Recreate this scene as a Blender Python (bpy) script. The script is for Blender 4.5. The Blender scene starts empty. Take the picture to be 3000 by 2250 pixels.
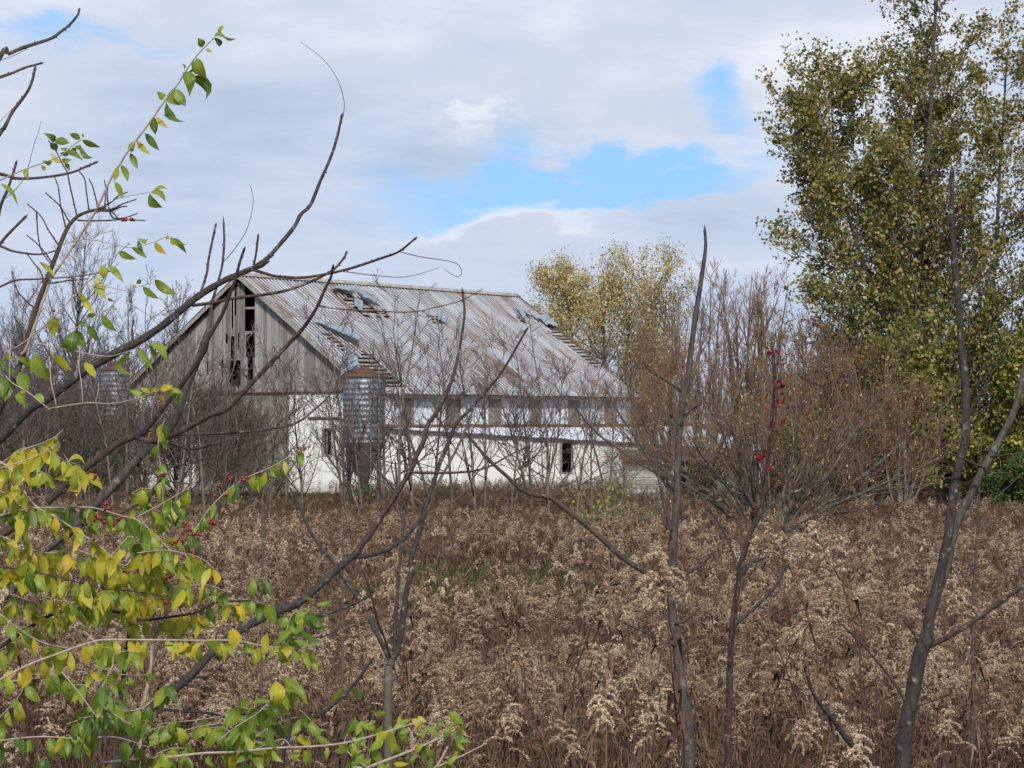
import bpy, math
import numpy as np
from mathutils import Vector

# ---------------------------------------------------------------- camera
SC = bpy.context.scene
COL = SC.collection
F, CX, HY, EYE = 7000.0, 1500.0, 1234.0, 3.3      # focal length and horizon in photo pixels, eye height
cam = bpy.data.objects.new("camera", bpy.data.cameras.new("camera"))
COL.objects.link(cam)
cam.location = (0, 0, EYE)
cam.rotation_euler = (math.radians(90), 0, 0)
cam.data.sensor_width = 36
cam.data.lens = F / 3000 * 36
cam.data.shift_y = (HY - 1125) / 3000
cam.data.clip_start = 0.2
cam.data.clip_end = 6000
SC.camera = cam
SC.render.engine = 'CYCLES'
SC.view_settings.view_transform = 'Standard'
SC.view_settings.look = 'None'
SC.view_settings.exposure = 0.42
SC.view_settings.gamma = 1
SC.cycles.max_bounces = 6
SC.cycles.diffuse_bounces = 3
SC.cycles.glossy_bounces = 2
SC.cycles.transmission_bounces = 3
SC.cycles.transparent_max_bounces = 4
SC.cycles.use_denoising = True
SC.cycles.denoising_input_passes = 'RGB_ALBEDO_NORMAL'

SUN_EL, SUN_AZ = 36.0, 174.0      # azimuth clockwise from +Y (ahead): behind the camera, slightly left

# ---------------------------------------------------------------- node helper
class NT:
    def __init__(s, tree): s.t = tree; s.n = tree.nodes; s.l = tree.links
    def node(s, typ, **kw):
        n = s.n.new(typ)
        for k, v in kw.items(): setattr(n, k, v)
        return n
    def link(s, a, b): s.l.new(a, b)
    def setin(s, n, i, v):
        if isinstance(v, bpy.types.NodeSocket): s.l.new(v, n.inputs[i])
        elif v is not None: n.inputs[i].default_value = v
    def math(s, op, a, b=None, c=None, clamp=False):
        n = s.node('ShaderNodeMath', operation=op, use_clamp=clamp)
        s.setin(n, 0, a); s.setin(n, 1, b); s.setin(n, 2, c)
        return n.outputs[0]
    def noise(s, vec, scale=5, detail=3, rough=.5, dist=0, dim='3D'):
        n = s.node('ShaderNodeTexNoise', noise_dimensions=dim)
        if vec is not None: s.link(vec, n.inputs['Vector'])
        n.inputs['Scale'].default_value = scale; n.inputs['Detail'].default_value = detail
        n.inputs['Roughness'].default_value = rough; n.inputs['Distortion'].default_value = dist
        return n.outputs['Fac']
    def ramp(s, fac, stops, interp='LINEAR'):
        n = s.node('ShaderNodeValToRGB')
        cr = n.color_ramp; cr.interpolation = interp
        while len(cr.elements) < len(stops): cr.elements.new(.5)
        for e, (p, c) in zip(cr.elements, stops):
            e.position = p
            e.color = (*c, 1) if not isinstance(c, (int, float)) else (c, c, c, 1)
        s.setin(n, 0, fac)
        return n.outputs['Color']
    def mix(s, fac, a, b, mode='MIX'):
        n = s.node('ShaderNodeMix', data_type='RGBA', blend_type=mode)
        s.setin(n, 0, fac)
        for i, v in ((6, a), (7, b)):
            if isinstance(v, (tuple, list)): v = (*v, 1) if len(v) == 3 else v
            s.setin(n, i, v)
        return n.outputs[2]
    def comb(s, x, y, z):
        n = s.node('ShaderNodeCombineXYZ')
        for i, v in enumerate((x, y, z)): s.setin(n, i, v)
        return n.outputs[0]
    def sep(s, v):
        n = s.node('ShaderNodeSeparateXYZ'); s.link(v, n.inputs[0]); return n.outputs
    def mapping(s, v, scale=(1, 1, 1), loc=(0, 0, 0), rot=(0, 0, 0)):
        n = s.node('ShaderNodeMapping'); s.link(v, n.inputs[0])
        n.inputs['Scale'].default_value = scale; n.inputs['Location'].default_value = loc
        n.inputs['Rotation'].default_value = rot
        return n.outputs[0]

# ---------------------------------------------------------------- sky and sun
def build_world():
    w = bpy.data.worlds.new("World"); SC.world = w; w.use_nodes = True
    T = NT(w.node_tree); T.n.clear()
    out = T.node('ShaderNodeOutputWorld'); bg = T.node('ShaderNodeBackground')
    T.link(bg.outputs[0], out.inputs[0])
    sky = T.node('ShaderNodeTexSky', sky_type='NISHITA')
    sky.sun_disc = False
    sky.sun_elevation = math.radians(SUN_EL); sky.sun_rotation = math.radians(SUN_AZ)
    sky.altitude = 200; sky.air_density = 1.0; sky.dust_density = 0.6
    tc = T.node('ShaderNodeTexCoord')
    x, y, z = T.sep(tc.outputs['Generated'])
    # clouds live on a horizontal layer: direction / height, with a floor so that they do not smear at the horizon
    h = T.math('ADD', T.math('MAXIMUM', z, 0.0), 0.22)
    px = T.math('DIVIDE', x, h); py = T.math('DIVIDE', y, h)
    p = T.comb(px, T.math('MULTIPLY', py, .7), 3.7)
    n1 = T.noise(p, 2.0, 5, .5, .2)
    n2 = T.noise(T.mapping(p, loc=(5.2, 1.3, 2)), 6.5, 8, .58, .15)
    n3 = T.noise(T.mapping(p, loc=(9.2, 7.3, 2)), 1.7, 3, .5, .2)
    # opening in the cloud deck ahead: a slanting band of clear blue air
    ax = T.math('DIVIDE', x, T.math('MAXIMUM', T.math('ABSOLUTE', y), .05)); az = T.math('DIVIDE', z, T.math('MAXIMUM', T.math('ABSOLUTE', y), .05))
    wob = T.math('MULTIPLY', T.math('SUBTRACT', n2, .5), .075)
    wob2 = T.math('MULTIPLY', T.math('SUBTRACT', n1, .5), .10)
    def gap(u0, w0, su, sw, slope, k=1.0):
        du = T.math('SUBTRACT', T.math('ADD', ax, wob2), u0)
        dw = T.math('SUBTRACT', T.math('SUBTRACT', T.math('ADD', az, wob), w0), T.math('MULTIPLY', du, slope))
        a = T.math('POWER', T.math('DIVIDE', du, su), 2.0); b = T.math('POWER', T.math('ABSOLUTE', T.math('DIVIDE', dw, sw)), 2.0)
        return T.math('MULTIPLY', T.math('EXPONENT', T.math('MULTIPLY', T.math('ADD', a, b), -1.0)), k)
    g = T.math('ADD', gap(.030, .1000, .085, .0135, .12, 1.3), gap(.092, .134, .018, .010, -.2, .75))
    g = T.math('ADD', g, gap(-.17, .160, .06, .007, -.05, .45))
    g = T.math('ADD', g, gap(-.20, .172, .02, .03, 0, .35))
    cov = T.math('SUBTRACT', T.ramp(n1, [(.30, .72), (.5, 1.0)]), g, clamp=True)
    cov = T.math('ADD', T.math('MULTIPLY', cov, 1.0), T.math('MULTIPLY', T.math('SUBTRACT', n2, .5), .55), clamp=True)
    cov = T.ramp(cov, [(.05, .02), (.80, .98)], 'EASE')
    shade = T.math('ADD', T.math('MULTIPLY', T.noise(T.mapping(p, (.8, 1.3, 1), (1.2, 4.3, 6)), 4.2, 6, .55, .1), .75), T.math('MULTIPLY', n3, .30))
    # bright tops just below the opening
    shade = T.math('ADD', shade, T.math('MULTIPLY', T.math('ADD', gap(-.030, .1225, .022, .0042, -.08), T.math('MULTIPLY', gap(-.005, .0835, .05, .0065, .06), 1.3)), .17))
    ccol = T.ramp(shade, [(.36, (3.6, 4.3, 5.5)), (.48, (4.4, 5.0, 6.2)), (.60, (5.2, 5.55, 6.5)), (.74, (6.9, 7.0, 7.5))])
    blue = T.mix(.75, T.mix(1.0, sky.outputs[0], (.6, .8, 1.0), 'MULTIPLY'), (2.3, 4.5, 7.6))
    low = T.ramp(z, [(0.0, (4.0, 4.8, 6.2)), (.06, (4.0, 4.8, 6.2))])
    cl = T.mix(T.ramp(z, [(0.0, .75), (.05, .35), (.11, 0.0)]), ccol, low)
    final = T.mix(cov, blue, cl)
    # below the horizon
    gnd = T.ramp(z, [(.0, 0.0), (.5, 0.0)])
    final = T.mix(T.math('LESS_THAN', z, -.01), final, (1.2, 1.0, .8))
    T.link(final, bg.inputs[0]); bg.inputs[1].default_value = .1
    return w
build_world()
sun = bpy.data.objects.new("sun", bpy.data.lights.new("sun", 'SUN'))
COL.objects.link(sun)
sun.data.energy = 3.1; sun.data.angle = math.radians(6); sun.data.color = (1, .955, .89)
a, e = math.radians(SUN_AZ), math.radians(SUN_EL)
sd = Vector((math.sin(a) * math.cos(e), math.cos(a) * math.cos(e), math.sin(e)))
sun.rotation_euler = sd.to_track_quat('Z', 'Y').to_euler()
sun.location = (0, 0, 60)

# ---------------------------------------------------------------- helpers
def P(sx, sy, d):
    """world point seen at photo pixel (sx, sy) at distance d ahead"""
    return np.array([(sx - CX) / F * d, d, EYE - (sy - HY) / F * d])
RNG = np.random.default_rng(7)
GY = np.array([-60, 0, 3, 8, 15, 25, 60, 80, 96, 150, 400, 3000.])
GZ = np.array([1.65, 1.65, 1.6, 1.2, .35, .08, 0, .15, .34, .42, .5, .5])
def gz(x, y):
    x = np.asarray(x, float); y = np.asarray(y, float)
    return np.interp(y, GY, GZ) + .07 * np.sin(x * .31 + 1.3) * np.sin(y * .23) + .04 * np.sin(x * .9 + y * .7)

class MB:
    """collects verts / quads / tris and links them as one mesh object"""
    def __init__(s): s.v = []; s.q = []; s.t = []; s.qm = []; s.tm = []; s.n = 0; s.att = {}; s.uv = []
    def add(s, v, quads=None, tris=None, mat=0, **att):
        v = np.asarray(v, float).reshape(-1, 3)
        if quads is not None and len(quads):
            quads = np.asarray(quads, int).reshape(-1, 4); s.q.append(quads + s.n); s.qm.append(np.full(len(quads), mat))
        if tris is not None and len(tris):
            tris = np.asarray(tris, int).reshape(-1, 3); s.t.append(tris + s.n); s.tm.append(np.full(len(tris), mat))
        for k, a in att.items(): s.att.setdefault(k, []).append(np.asarray(a, float).ravel())
        s.v.append(v); s.n += len(v)
    def box(s, x0, x1, y0, y1, z0, z1, mat=0):
        v = [(x, y, z) for x in (x0, x1) for y in (y0, y1) for z in (z0, z1)]
        s.add(v, [(0, 1, 3, 2), (4, 6, 7, 5), (0, 4, 5, 1), (2, 3, 7, 6), (0, 2, 6, 4), (1, 5, 7, 3)], mat=mat)
    def bar(s, a, b, w, h, up=(0, 0, 1), mat=0):
        a = np.array(a, float); b = np.array(b, float); d = b - a; L = np.linalg.norm(d); d /= L
        u = np.cross(d, up); u /= np.linalg.norm(u); n = np.cross(u, d)
        v = [c + u * i * w / 2 + n * j * h / 2 for c in (a, b) for i in (-1, 1) for j in (-1, 1)]
        s.add(v, [(0, 1, 3, 2), (4, 6, 7, 5), (0, 4, 5, 1), (2, 3, 7, 6), (0, 2, 6, 4), (1, 5, 7, 3)], mat=mat)
    def slab(s, pts, thick, mat=0):
        """quad of four points given thickness along its normal"""
        p = np.asarray(pts, float); n = np.cross(p[1] - p[0], p[3] - p[0]); n /= np.linalg.norm(n)
        v = np.vstack([p, p - n * thick])
        s.add(v, [(0, 1, 2, 3), (7, 6, 5, 4), (0, 4, 5, 1), (1, 5, 6, 2), (2, 6, 7, 3), (3, 7, 4, 0)], mat=mat)
    def tubes(s, Pt, R, sides=4, mat=0, cap=True):
        Pt = np.asarray(Pt, float); R = np.asarray(R, float)
        if Pt.ndim == 2: Pt = Pt[None]; R = R[None]
        N, K, _ = Pt.shape
        T = np.gradient(Pt, axis=1); T /= np.linalg.norm(T, axis=2, keepdims=True) + 1e-12
        m = Pt[:, -1] - Pt[:, 0]; m /= np.linalg.norm(m, axis=1, keepdims=True) + 1e-12
        ref = np.where(np.abs(m[:, 2:3]) > .75, np.array([[1., .15, 0]]), np.array([[0, .1, 1.]]))[:, None, :]
        U = np.cross(T, np.broadcast_to(ref, T.shape)); U /= np.linalg.norm(U, axis=2, keepdims=True) + 1e-12
        V = np.cross(T, U)
        ang = np.arange(sides) * 2 * math.pi / sides
        v = Pt[:, :, None] + R[:, :, None, None] * (U[:, :, None] * np.cos(ang)[None, None, :, None] + V[:, :, None] * np.sin(ang)[None, None, :, None])
        v = v.reshape(-1, 3)
        base = (np.arange(N)[:, None, None] * K + np.arange(K - 1)[None, :, None]) * sides
        j = np.arange(sides)[None, None]; j2 = (j + 1) % sides
        q = np.stack([base + j, base + j2, base + sides + j2, base + sides + j], -1).reshape(-1, 4)
        tr = None
        if cap and sides >= 3:
            e = (np.arange(N) * K + K - 1) * sides
            tr = np.concatenate([np.stack([e, e + i, e + i + 1], -1) for i in range(1, sides - 1)])
            b = np.arange(N) * K * sides
            tr = np.concatenate([tr] + [np.stack([b, b + i + 1, b + i], -1) for i in range(1, sides - 1)])
        s.add(v, q, tr, mat=mat)
    def line(s, pts, r, sides=6, mat=0, sub=3, wob=0, rng=None):
        """one smooth tube through pts; r is a number, a (start, end) pair or a list"""
        pts = np.asarray(pts, float); n = len(pts)
        if n < 2: return pts
        t = np.arange(n); tt = np.linspace(0, n - 1, (n - 1) * sub + 1)
        q = catmull(pts, tt)
        if np.isscalar(r): rr = np.full(len(tt), r)
        elif len(r) == 2: rr = np.linspace(r[0], r[1], len(tt))
        else: rr = np.interp(tt, np.linspace(0, n - 1, len(r)), r)
        if wob and rng is not None:
            rr = rr * (1 + wob * rng.uniform(-1, 1, len(rr)))
        s.tubes(q, rr, sides, mat)
        return q
    def build(s, name, mats, parent=None, smooth=True, origin=(0, 0, 0)):
        me = bpy.data.meshes.new(name)
        V = np.concatenate(s.v) - np.array(origin, float) if s.v else np.zeros((0, 3))
        Q = np.concatenate(s.q) if s.q else np.zeros((0, 4), int); Tr = np.concatenate(s.t) if s.t else np.zeros((0, 3), int)
        me.vertices.add(len(V)); me.vertices.foreach_set('co', V.ravel().astype(np.float32))
        nl = len(Q) * 4 + len(Tr) * 3
        me.loops.add(nl); me.loops.foreach_set('vertex_index', np.concatenate([Q.ravel(), Tr.ravel()]).astype(np.int32))
        me.polygons.add(len(Q) + len(Tr))
        st = np.concatenate([np.arange(len(Q)) * 4, len(Q) * 4 + np.arange(len(Tr)) * 3])
        me.polygons.foreach_set('loop_start', st.astype(np.int32))
        me.polygons.foreach_set('loop_total', np.concatenate([np.full(len(Q), 4), np.full(len(Tr), 3)]).astype(np.int32))
        mi = np.concatenate((s.qm if s.qm else [np.zeros(0)]) + (s.tm if s.tm else [np.zeros(0)]))
        me.polygons.foreach_set('material_index', mi.astype(np.int32))
        me.polygons.foreach_set('use_smooth', np.full(len(Q) + len(Tr), smooth))
        for k, a in s.att.items():
            a = np.concatenate(a)
            if len(a) == len(V):
                at = me.attributes.new(k, 'FLOAT', 'POINT'); at.data.foreach_set('value', a.astype(np.float32))
        me.update(calc_edges=True); me.validate()
        for m in (mats if isinstance(mats, (list, tuple)) else [mats]): me.materials.append(m)
        o = bpy.data.objects.new(name, me); COL.objects.link(o)
        if parent is not None: o.parent = parent
        return o
def catmull(p, tt):
    n = len(p); pe = np.vstack([2 * p[0] - p[1], p, 2 * p[-1] - p[-2]])
    i = np.minimum(tt.astype(int), n - 2); f = (tt - i)[:, None]
    p0, p1, p2, p3 = pe[i], pe[i + 1], pe[i + 2], pe[i + 3]
    return .5 * ((2 * p1) + (-p0 + p2) * f + (2 * p0 - 5 * p1 + 4 * p2 - p3) * f ** 2 + (-p0 + 3 * p1 - 3 * p2 + p3) * f ** 3)
def tag(o, label=None, cat=None, group=None, kind=None):
    if label: o['label'] = label
    if cat: o['category'] = cat
    if group: o['group'] = group
    if kind: o['kind'] = kind
    return o
def empty(name, loc, rz=0, scale=1):
    o = bpy.data.objects.new(name, None); COL.objects.link(o)
    o.location = loc; o.rotation_euler = (0, 0, rz); o.empty_display_size = .2
    o.scale = (scale,) * 3
    return o
def copy_tree(o, parent=None):
    c = o.copy(); COL.objects.link(c); c.parent = parent
    for ch in [x for x in KIDS.get(o.name, [])]: copy_tree(ch, c)
    return c
KIDS = {}
def kid(parent, ob): KIDS.setdefault(parent.name, []).append(ob); return ob

# ---------------------------------------------------------------- materials
MATS = {}
def mat(name, fn, rough=.8, bump=None, spec=.3, metallic=0.0, transl=0.0):
    m = bpy.data.materials.new(name); m.use_nodes = True
    T = NT(m.node_tree); T.n.clear()
    out = T.node('ShaderNodeOutputMaterial'); b = T.node('ShaderNodeBsdfPrincipled')
    col = fn(T)
    r = bmp = None
    if isinstance(col, tuple) and len(col) == 3 and not isinstance(col[0], (int, float)): col, r, bmp = col
    if isinstance(col, tuple): col = (*col, 1)
    T.setin(b, 'Base Color', col); T.setin(b, 'Roughness', rough if r is None else r)
    b.inputs['Specular IOR Level'].default_value = spec; b.inputs['Metallic'].default_value = metallic
    nrm = None
    if bmp is not None:
        bn = T.node('ShaderNodeBump'); bn.inputs['Strength'].default_value = bump or .5; bn.inputs['Distance'].default_value = .01
        T.link(bmp, bn.inputs['Height']); nrm = bn.outputs[0]; T.link(nrm, b.inputs['Normal'])
    if transl:
        tr = T.node('ShaderNodeBsdfTranslucent'); T.setin(tr, 'Color', col)
        mx = T.node('ShaderNodeMixShader'); mx.inputs[0].default_value = transl
        T.link(b.outputs[0], mx.inputs[1]); T.link(tr.outputs[0], mx.inputs[2]); T.link(mx.outputs[0], out.inputs[0])
    else: T.link(b.outputs[0], out.inputs[0])
    MATS[name] = m
    return m
def obj_co(T): return T.node('ShaderNodeTexCoord').outputs['Object']
def attr(T, n): return T.node('ShaderNodeAttribute', attribute_name=n).outputs['Fac']
def island(T): return T.node('ShaderNodeNewGeometry').outputs['Random Per Island']
def orand(T): return T.node('ShaderNodeObjectInfo').outputs['Random']

def bark(c1, c2, c3=None, scale=30, lich=0.0):
    def f(T):
        o = obj_co(T); n = T.noise(T.mapping(o, (1, 1, .35)), scale, 5, .65)
        c = T.ramp(n, [(.3, c1), (.68, c2)])
        if c3 is not None: c = T.mix(T.ramp(T.noise(o, scale * .35, 4, .7), [(.60 - lich, 0.0), (.70 - lich, .8)]), c, c3)
        return c, None, n
    return f
mat('bark_gray', bark((.020, .016, .015), (.095, .079, .069), (.20, .19, .165), 70, .01), bump=.6)
mat('bark_red', bark((.020, .012, .011), (.068, .042, .036), (.20, .165, .14), 110, .03), bump=.5, rough=.6)
mat('bark_dark', bark((.013, .011, .010), (.058, .049, .044), (.24, .26, .24), 90, .012), bump=.7)
mat('bark_pale', bark((.22, .17, .13), (.42, .35, .28), None, 80), bump=.4)
mat('bark_brown', bark((.024, .017, .013), (.085, .058, .043), (.2, .17, .14), 90, .02), bump=.5)
mat('bark_field', bark((.075, .058, .047), (.18, .145, .115), (.28, .28, .24), 9, 0), bump=.3)
mat('bark_twig', bark((.05, .036, .032), (.12, .09, .078), None, 4), bump=.1)
mat('bark_twig_gray', bark((.06, .05, .047), (.14, .12, .11), None, 4), bump=.1)
mat('bark_rust', bark((.10, .056, .036), (.23, .14, .09), None, 4), bump=.1)
mat('bark_green', bark((.04, .036, .027), (.13, .115, .085), (.30, .31, .27), 14, .04), bump=.3)

def leaframp(stops, transl=.3, vary=None):
    def f(T):
        r = island(T)
        c = T.ramp(r, stops)
        hs = T.node('ShaderNodeHueSaturation'); T.setin(hs, 'Value', T.math('ADD', T.math('MULTIPLY', T.noise(obj_co(T), 900, 1), .8), .6)); T.link(c, hs.inputs['Color'])
        return hs.outputs[0]
    return f
mat('maple_leaf', leaframp([(0, (.055, .088, .016)), (.22, (.12, .16, .026)), (.42, (.23, .20, .035)), (.60, (.31, .23, .055)), (.78, (.31, .25, .09)), (1, (.44, .42, .22))]), rough=.55, transl=.4)
mat('maple_green', leaframp([(0, (.045, .075, .012)), (.3, (.12, .17, .024)), (.6, (.30, .29, .045)), (1, (.52, .48, .16))]), rough=.55, transl=.4)
mat('yellow_leaf', leaframp([(0, (.22, .17, .05)), (.35, (.38, .29, .09)), (.7, (.52, .43, .17)), (1, (.62, .56, .32))]), rough=.6, transl=.3)
mat('olive_leaf', leaframp([(0, (.04, .055, .012)), (.4, (.10, .12, .024)), (.75, (.24, .20, .04)), (1, (.38, .30, .07))]), rough=.6, transl=.25)
mat('green_leaf', leaframp([(0, (.03, .06, .012)), (.6, (.07, .12, .025)), (1, (.12, .16, .04))]), rough=.6, transl=.25)
mat('red_leaf', leaframp([(0, (.10, .008, .01)), (.8, (.18, .014, .014)), (1, (.34, .06, .02))]), rough=.5, transl=.3)
mat('brown_leaf', leaframp([(0, (.09, .045, .025)), (.6, (.17, .09, .05)), (1, (.26, .17, .09))]), rough=.8, transl=.2)
mat('lime_leaf', leaframp([(0, (.14, .20, .03)), (.5, (.30, .32, .045)), (1, (.46, .40, .06))]), rough=.5, transl=.35)
mat('berry', lambda T: T.ramp(island(T), [(0, (.12, .008, .008)), (.5, (.17, .008, .010)), (1, (.26, .014, .012))]), rough=.25, spec=.5)

def near_leaf(T):
    t = attr(T, 'tint'); u = attr(T, 'lu'); v = attr(T, 'lv'); o = obj_co(T)
    n = T.noise(o, 22, 3); nf = T.noise(o, 75, 6, .72)
    tt = T.math('ADD', t, T.math('MULTIPLY', T.math('SUBTRACT', n, .5), .35))
    tt = T.math('ADD', tt, T.math('MULTIPLY', T.math('ABSOLUTE', u), -.05))
    c = T.ramp(tt, [(0, (.045, .10, .016)), (.25, (.11, .19, .022)), (.5, (.25, .31, .03)), (.72, (.44, .39, .035)), (.88, (.56, .38, .03)), (1, (.40, .26, .06))])
    vein = T.math('FRACT', T.math('SUBTRACT', T.math('MULTIPLY', v, 7), T.math('MULTIPLY', T.math('ABSOLUTE', u), 2.2)))
    vein = T.ramp(vein, [(0, 1.0), (.10, 0.0), (.92, 0.0), (1, 1.0)])
    mid = T.math('LESS_THAN', T.math('ABSOLUTE', u), .07)
    c = T.mix(T.math('MULTIPLY', T.math('MAXIMUM', vein, mid), .3), c, (.5, .5, .16))
    c = T.mix(T.ramp(nf, [(.60, 0.0), (.70, .85)]), c, (.15, .08, .02))
    c = T.mix(T.ramp(T.math('ADD', T.math('ABSOLUTE', u), T.math('MULTIPLY', T.noise(o, 60, 3), .7)), [(1.12, 0.0), (1.3, .7)]), c, (.22, .12, .03))
    return c, None, T.math('MULTIPLY', vein, -1.0)
mat('near_leaf', near_leaf, rough=.42, spec=.35, bump=.4, transl=.38)

def fluff(T):
    r = orand(T); i = island(T); lo = T.node('ShaderNodeObjectInfo').outputs['Location']
    pn = T.math('MULTIPLY', T.math('SUBTRACT', T.noise(lo, .22, 4, .65), .5), 1.3)
    c = T.ramp(T.math('ADD', pn, T.math('ADD', T.math('MULTIPLY', r, .4), T.math('MULTIPLY', i, .6))), [(0, (.12, .068, .043)), (.28, (.27, .18, .115)), (.55, (.51, .385, .255)), (1, (.86, .75, .56))])
    return c
mat('fluff', fluff, rough=.9, spec=.1, transl=.3)
mat('dry_stem', lambda T: T.ramp(orand(T), [(0, (.055, .027, .018)), (.5, (.11, .053, .033)), (1, (.17, .10, .06))]), rough=.8)
mat('dry_leaf', lambda T: T.ramp(T.math('ADD', T.math('MULTIPLY', orand(T), .4), T.math('MULTIPLY', island(T), .6)), [(0, (.052, .028, .020)), (.5, (.12, .066, .044)), (1, (.23, .15, .10))]), rough=.85, transl=.2)
mat('grass_dry', lambda T: T.ramp(T.math('ADD', T.math('MULTIPLY', orand(T), .6), T.math('MULTIPLY', island(T), .4)), [(0, (.06, .035, .022)), (.5, (.12, .078, .046)), (1, (.23, .17, .10))]), rough=.85, transl=.25)
mat('grass_green', lambda T: T.ramp(T.math('ADD', T.math('MULTIPLY', orand(T), .5), T.math('MULTIPLY', island(T), .5)), [(0, (.03, .042, .013)), (.6, (.085, .09, .028)), (1, (.19, .16, .07))]), rough=.7, transl=.3)

def ground_m(T):
    o = obj_co(T)
    n = T.noise(o, .7, 6, .65); n2 = T.noise(o, .09, 3)
    c = T.ramp(n, [(.3, (.045, .03, .02)), (.7, (.12, .085, .05))])
    return T.mix(T.ramp(n2, [(.5, 0.0), (.7, .6)]), c, (.06, .085, .025)), None, n
mat('ground', ground_m, bump=.8, rough=.95)

# --- barn materials
def planks(T):
    o = obj_co(T); i = island(T)
    n = T.noise(T.mapping(o, (14, 14, .7)), 1.6, 5, .7); n2 = T.noise(o, .5, 3)
    c = T.ramp(T.math('ADD', T.math('MULTIPLY', n, .62), T.math('MULTIPLY', i, .38)), [(.22, (.07, .062, .058)), (.45, (.21, .195, .185)), (.75, (.36, .345, .335))])
    return T.mix(T.ramp(n2, [(.4, 0.0), (.75, .4)]), c, (.11, .09, .075)), None, n
mat('weathered_steel', lambda T: T.ramp(T.noise(T.mapping(obj_co(T), (8, 8, .5)), 1.3, 5, .7), [(.3, (.13, .13, .12)), (.7, (.36, .37, .36))]), rough=.6)
mat('bleached_strip', lambda T: T.ramp(T.math('ADD', T.math('MULTIPLY', island(T), .6), T.math('MULTIPLY', T.noise(T.mapping(obj_co(T), (8, 8, .5)), 1.3, 5, .7), .5)), [(.2, (.06, .06, .055)), (.45, (.30, .31, .30)), (.8, (.50, .51, .50))]), rough=.7)
mat('gray_planks', planks, bump=.5, rough=.9)
def white_metal(T):
    o = obj_co(T)
    n = T.noise(T.mapping(o, (2.2, 2.2, .35)), 1.2, 5, .65); x, y, z = T.sep(o)
    c = T.ramp(n, [(.28, (.52, .52, .48)), (.5, (.74, .75, .73)), (.7, (.80, .81, .80))])
    st = T.noise(T.mapping(o, (9, 9, .25)), 1.3, 4, .6)
    c = T.mix(T.ramp(st, [(.60, 0.0), (.78, .55)]), c, (.36, .33, .27))
    c = T.mix(T.ramp(z, [(.0, .65), (.55, .0)]), c, (.28, .27, .22))   # darker, duller tone towards the foot of the wall
    rib = T.math('FRACT', T.math('MULTIPLY', T.math('ADD', x, y), 5.0))
    return c, None, T.ramp(rib, [(0, 0.0), (.08, 1.0), (.16, 0.0)])
mat('white_metal', white_metal, bump=1.0, rough=.55)
def blue_white(T):
    o = obj_co(T); n = T.noise(T.mapping(o, (6, 6, .4)), 1.2, 5, .65); x, y, z = T.sep(o)
    rib = T.math('FRACT', T.math('MULTIPLY', y, 7.0))
    return T.ramp(n, [(.3, (.50, .54, .60)), (.65, (.72, .75, .80))]), None, T.ramp(rib, [(0, 0.0), (.5, 1.0), (1, 0.0)])
mat('pale_steel', blue_white, bump=1.0, rough=.4)
mat('fibre', lambda T: T.ramp(T.noise(T.mapping(obj_co(T), (5, 5, .8)), 1.5, 5, .6), [(.3, (.13, .125, .10)), (.7, (.25, .24, .20))]), rough=.8)
mat('rust_beam', lambda T: T.ramp(T.noise(obj_co(T), 6, 4), [(.3, (.09, .04, .028)), (.7, (.22, .11, .08))]), rough=.8)
mat('dark_wood', lambda T: T.ramp(T.noise(T.mapping(obj_co(T), (3, 1, 8)), 3, 4), [(.3, (.05, .04, .035)), (.7, (.15, .125, .11))]), rough=.9)
mat('pale_wood', lambda T: T.ramp(T.math('ADD', T.math('MULTIPLY', T.noise(T.mapping(obj_co(T), (3, 1, 8)), 3, 4), .6), T.math('MULTIPLY', island(T), .4)), [(.3, (.14, .115, .10)), (.7, (.36, .32, .29))]), rough=.9)
mat('fascia', lambda T: T.ramp(T.noise(obj_co(T), 4, 4), [(.3, (.17, .15, .13)), (.7, (.36, .34, .30))]), rough=.8)
mat('shade_black', lambda T: (.012, .011, .010), rough=1)  # near-black colour standing in for the shade inside the barn
mat('red_fascia', lambda T: T.ramp(T.noise(obj_co(T), 5, 5, .7), [(.35, (.10, .035, .03)), (.7, (.22, .10, .085))]), rough=.7)
def clap(T):
    o = obj_co(T); i = island(T)
    n = T.noise(T.mapping(o, (1.2, 1, 14)), 3, 5, .75)
    return T.ramp(T.math('ADD', T.math('MULTIPLY', n, .6), T.math('MULTIPLY', i, .4)), [(.28, (.11, .115, .10)), (.45, (.30, .32, .30)), (.62, (.50, .53, .50))])
mat('clapboard', clap, rough=.9)
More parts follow.
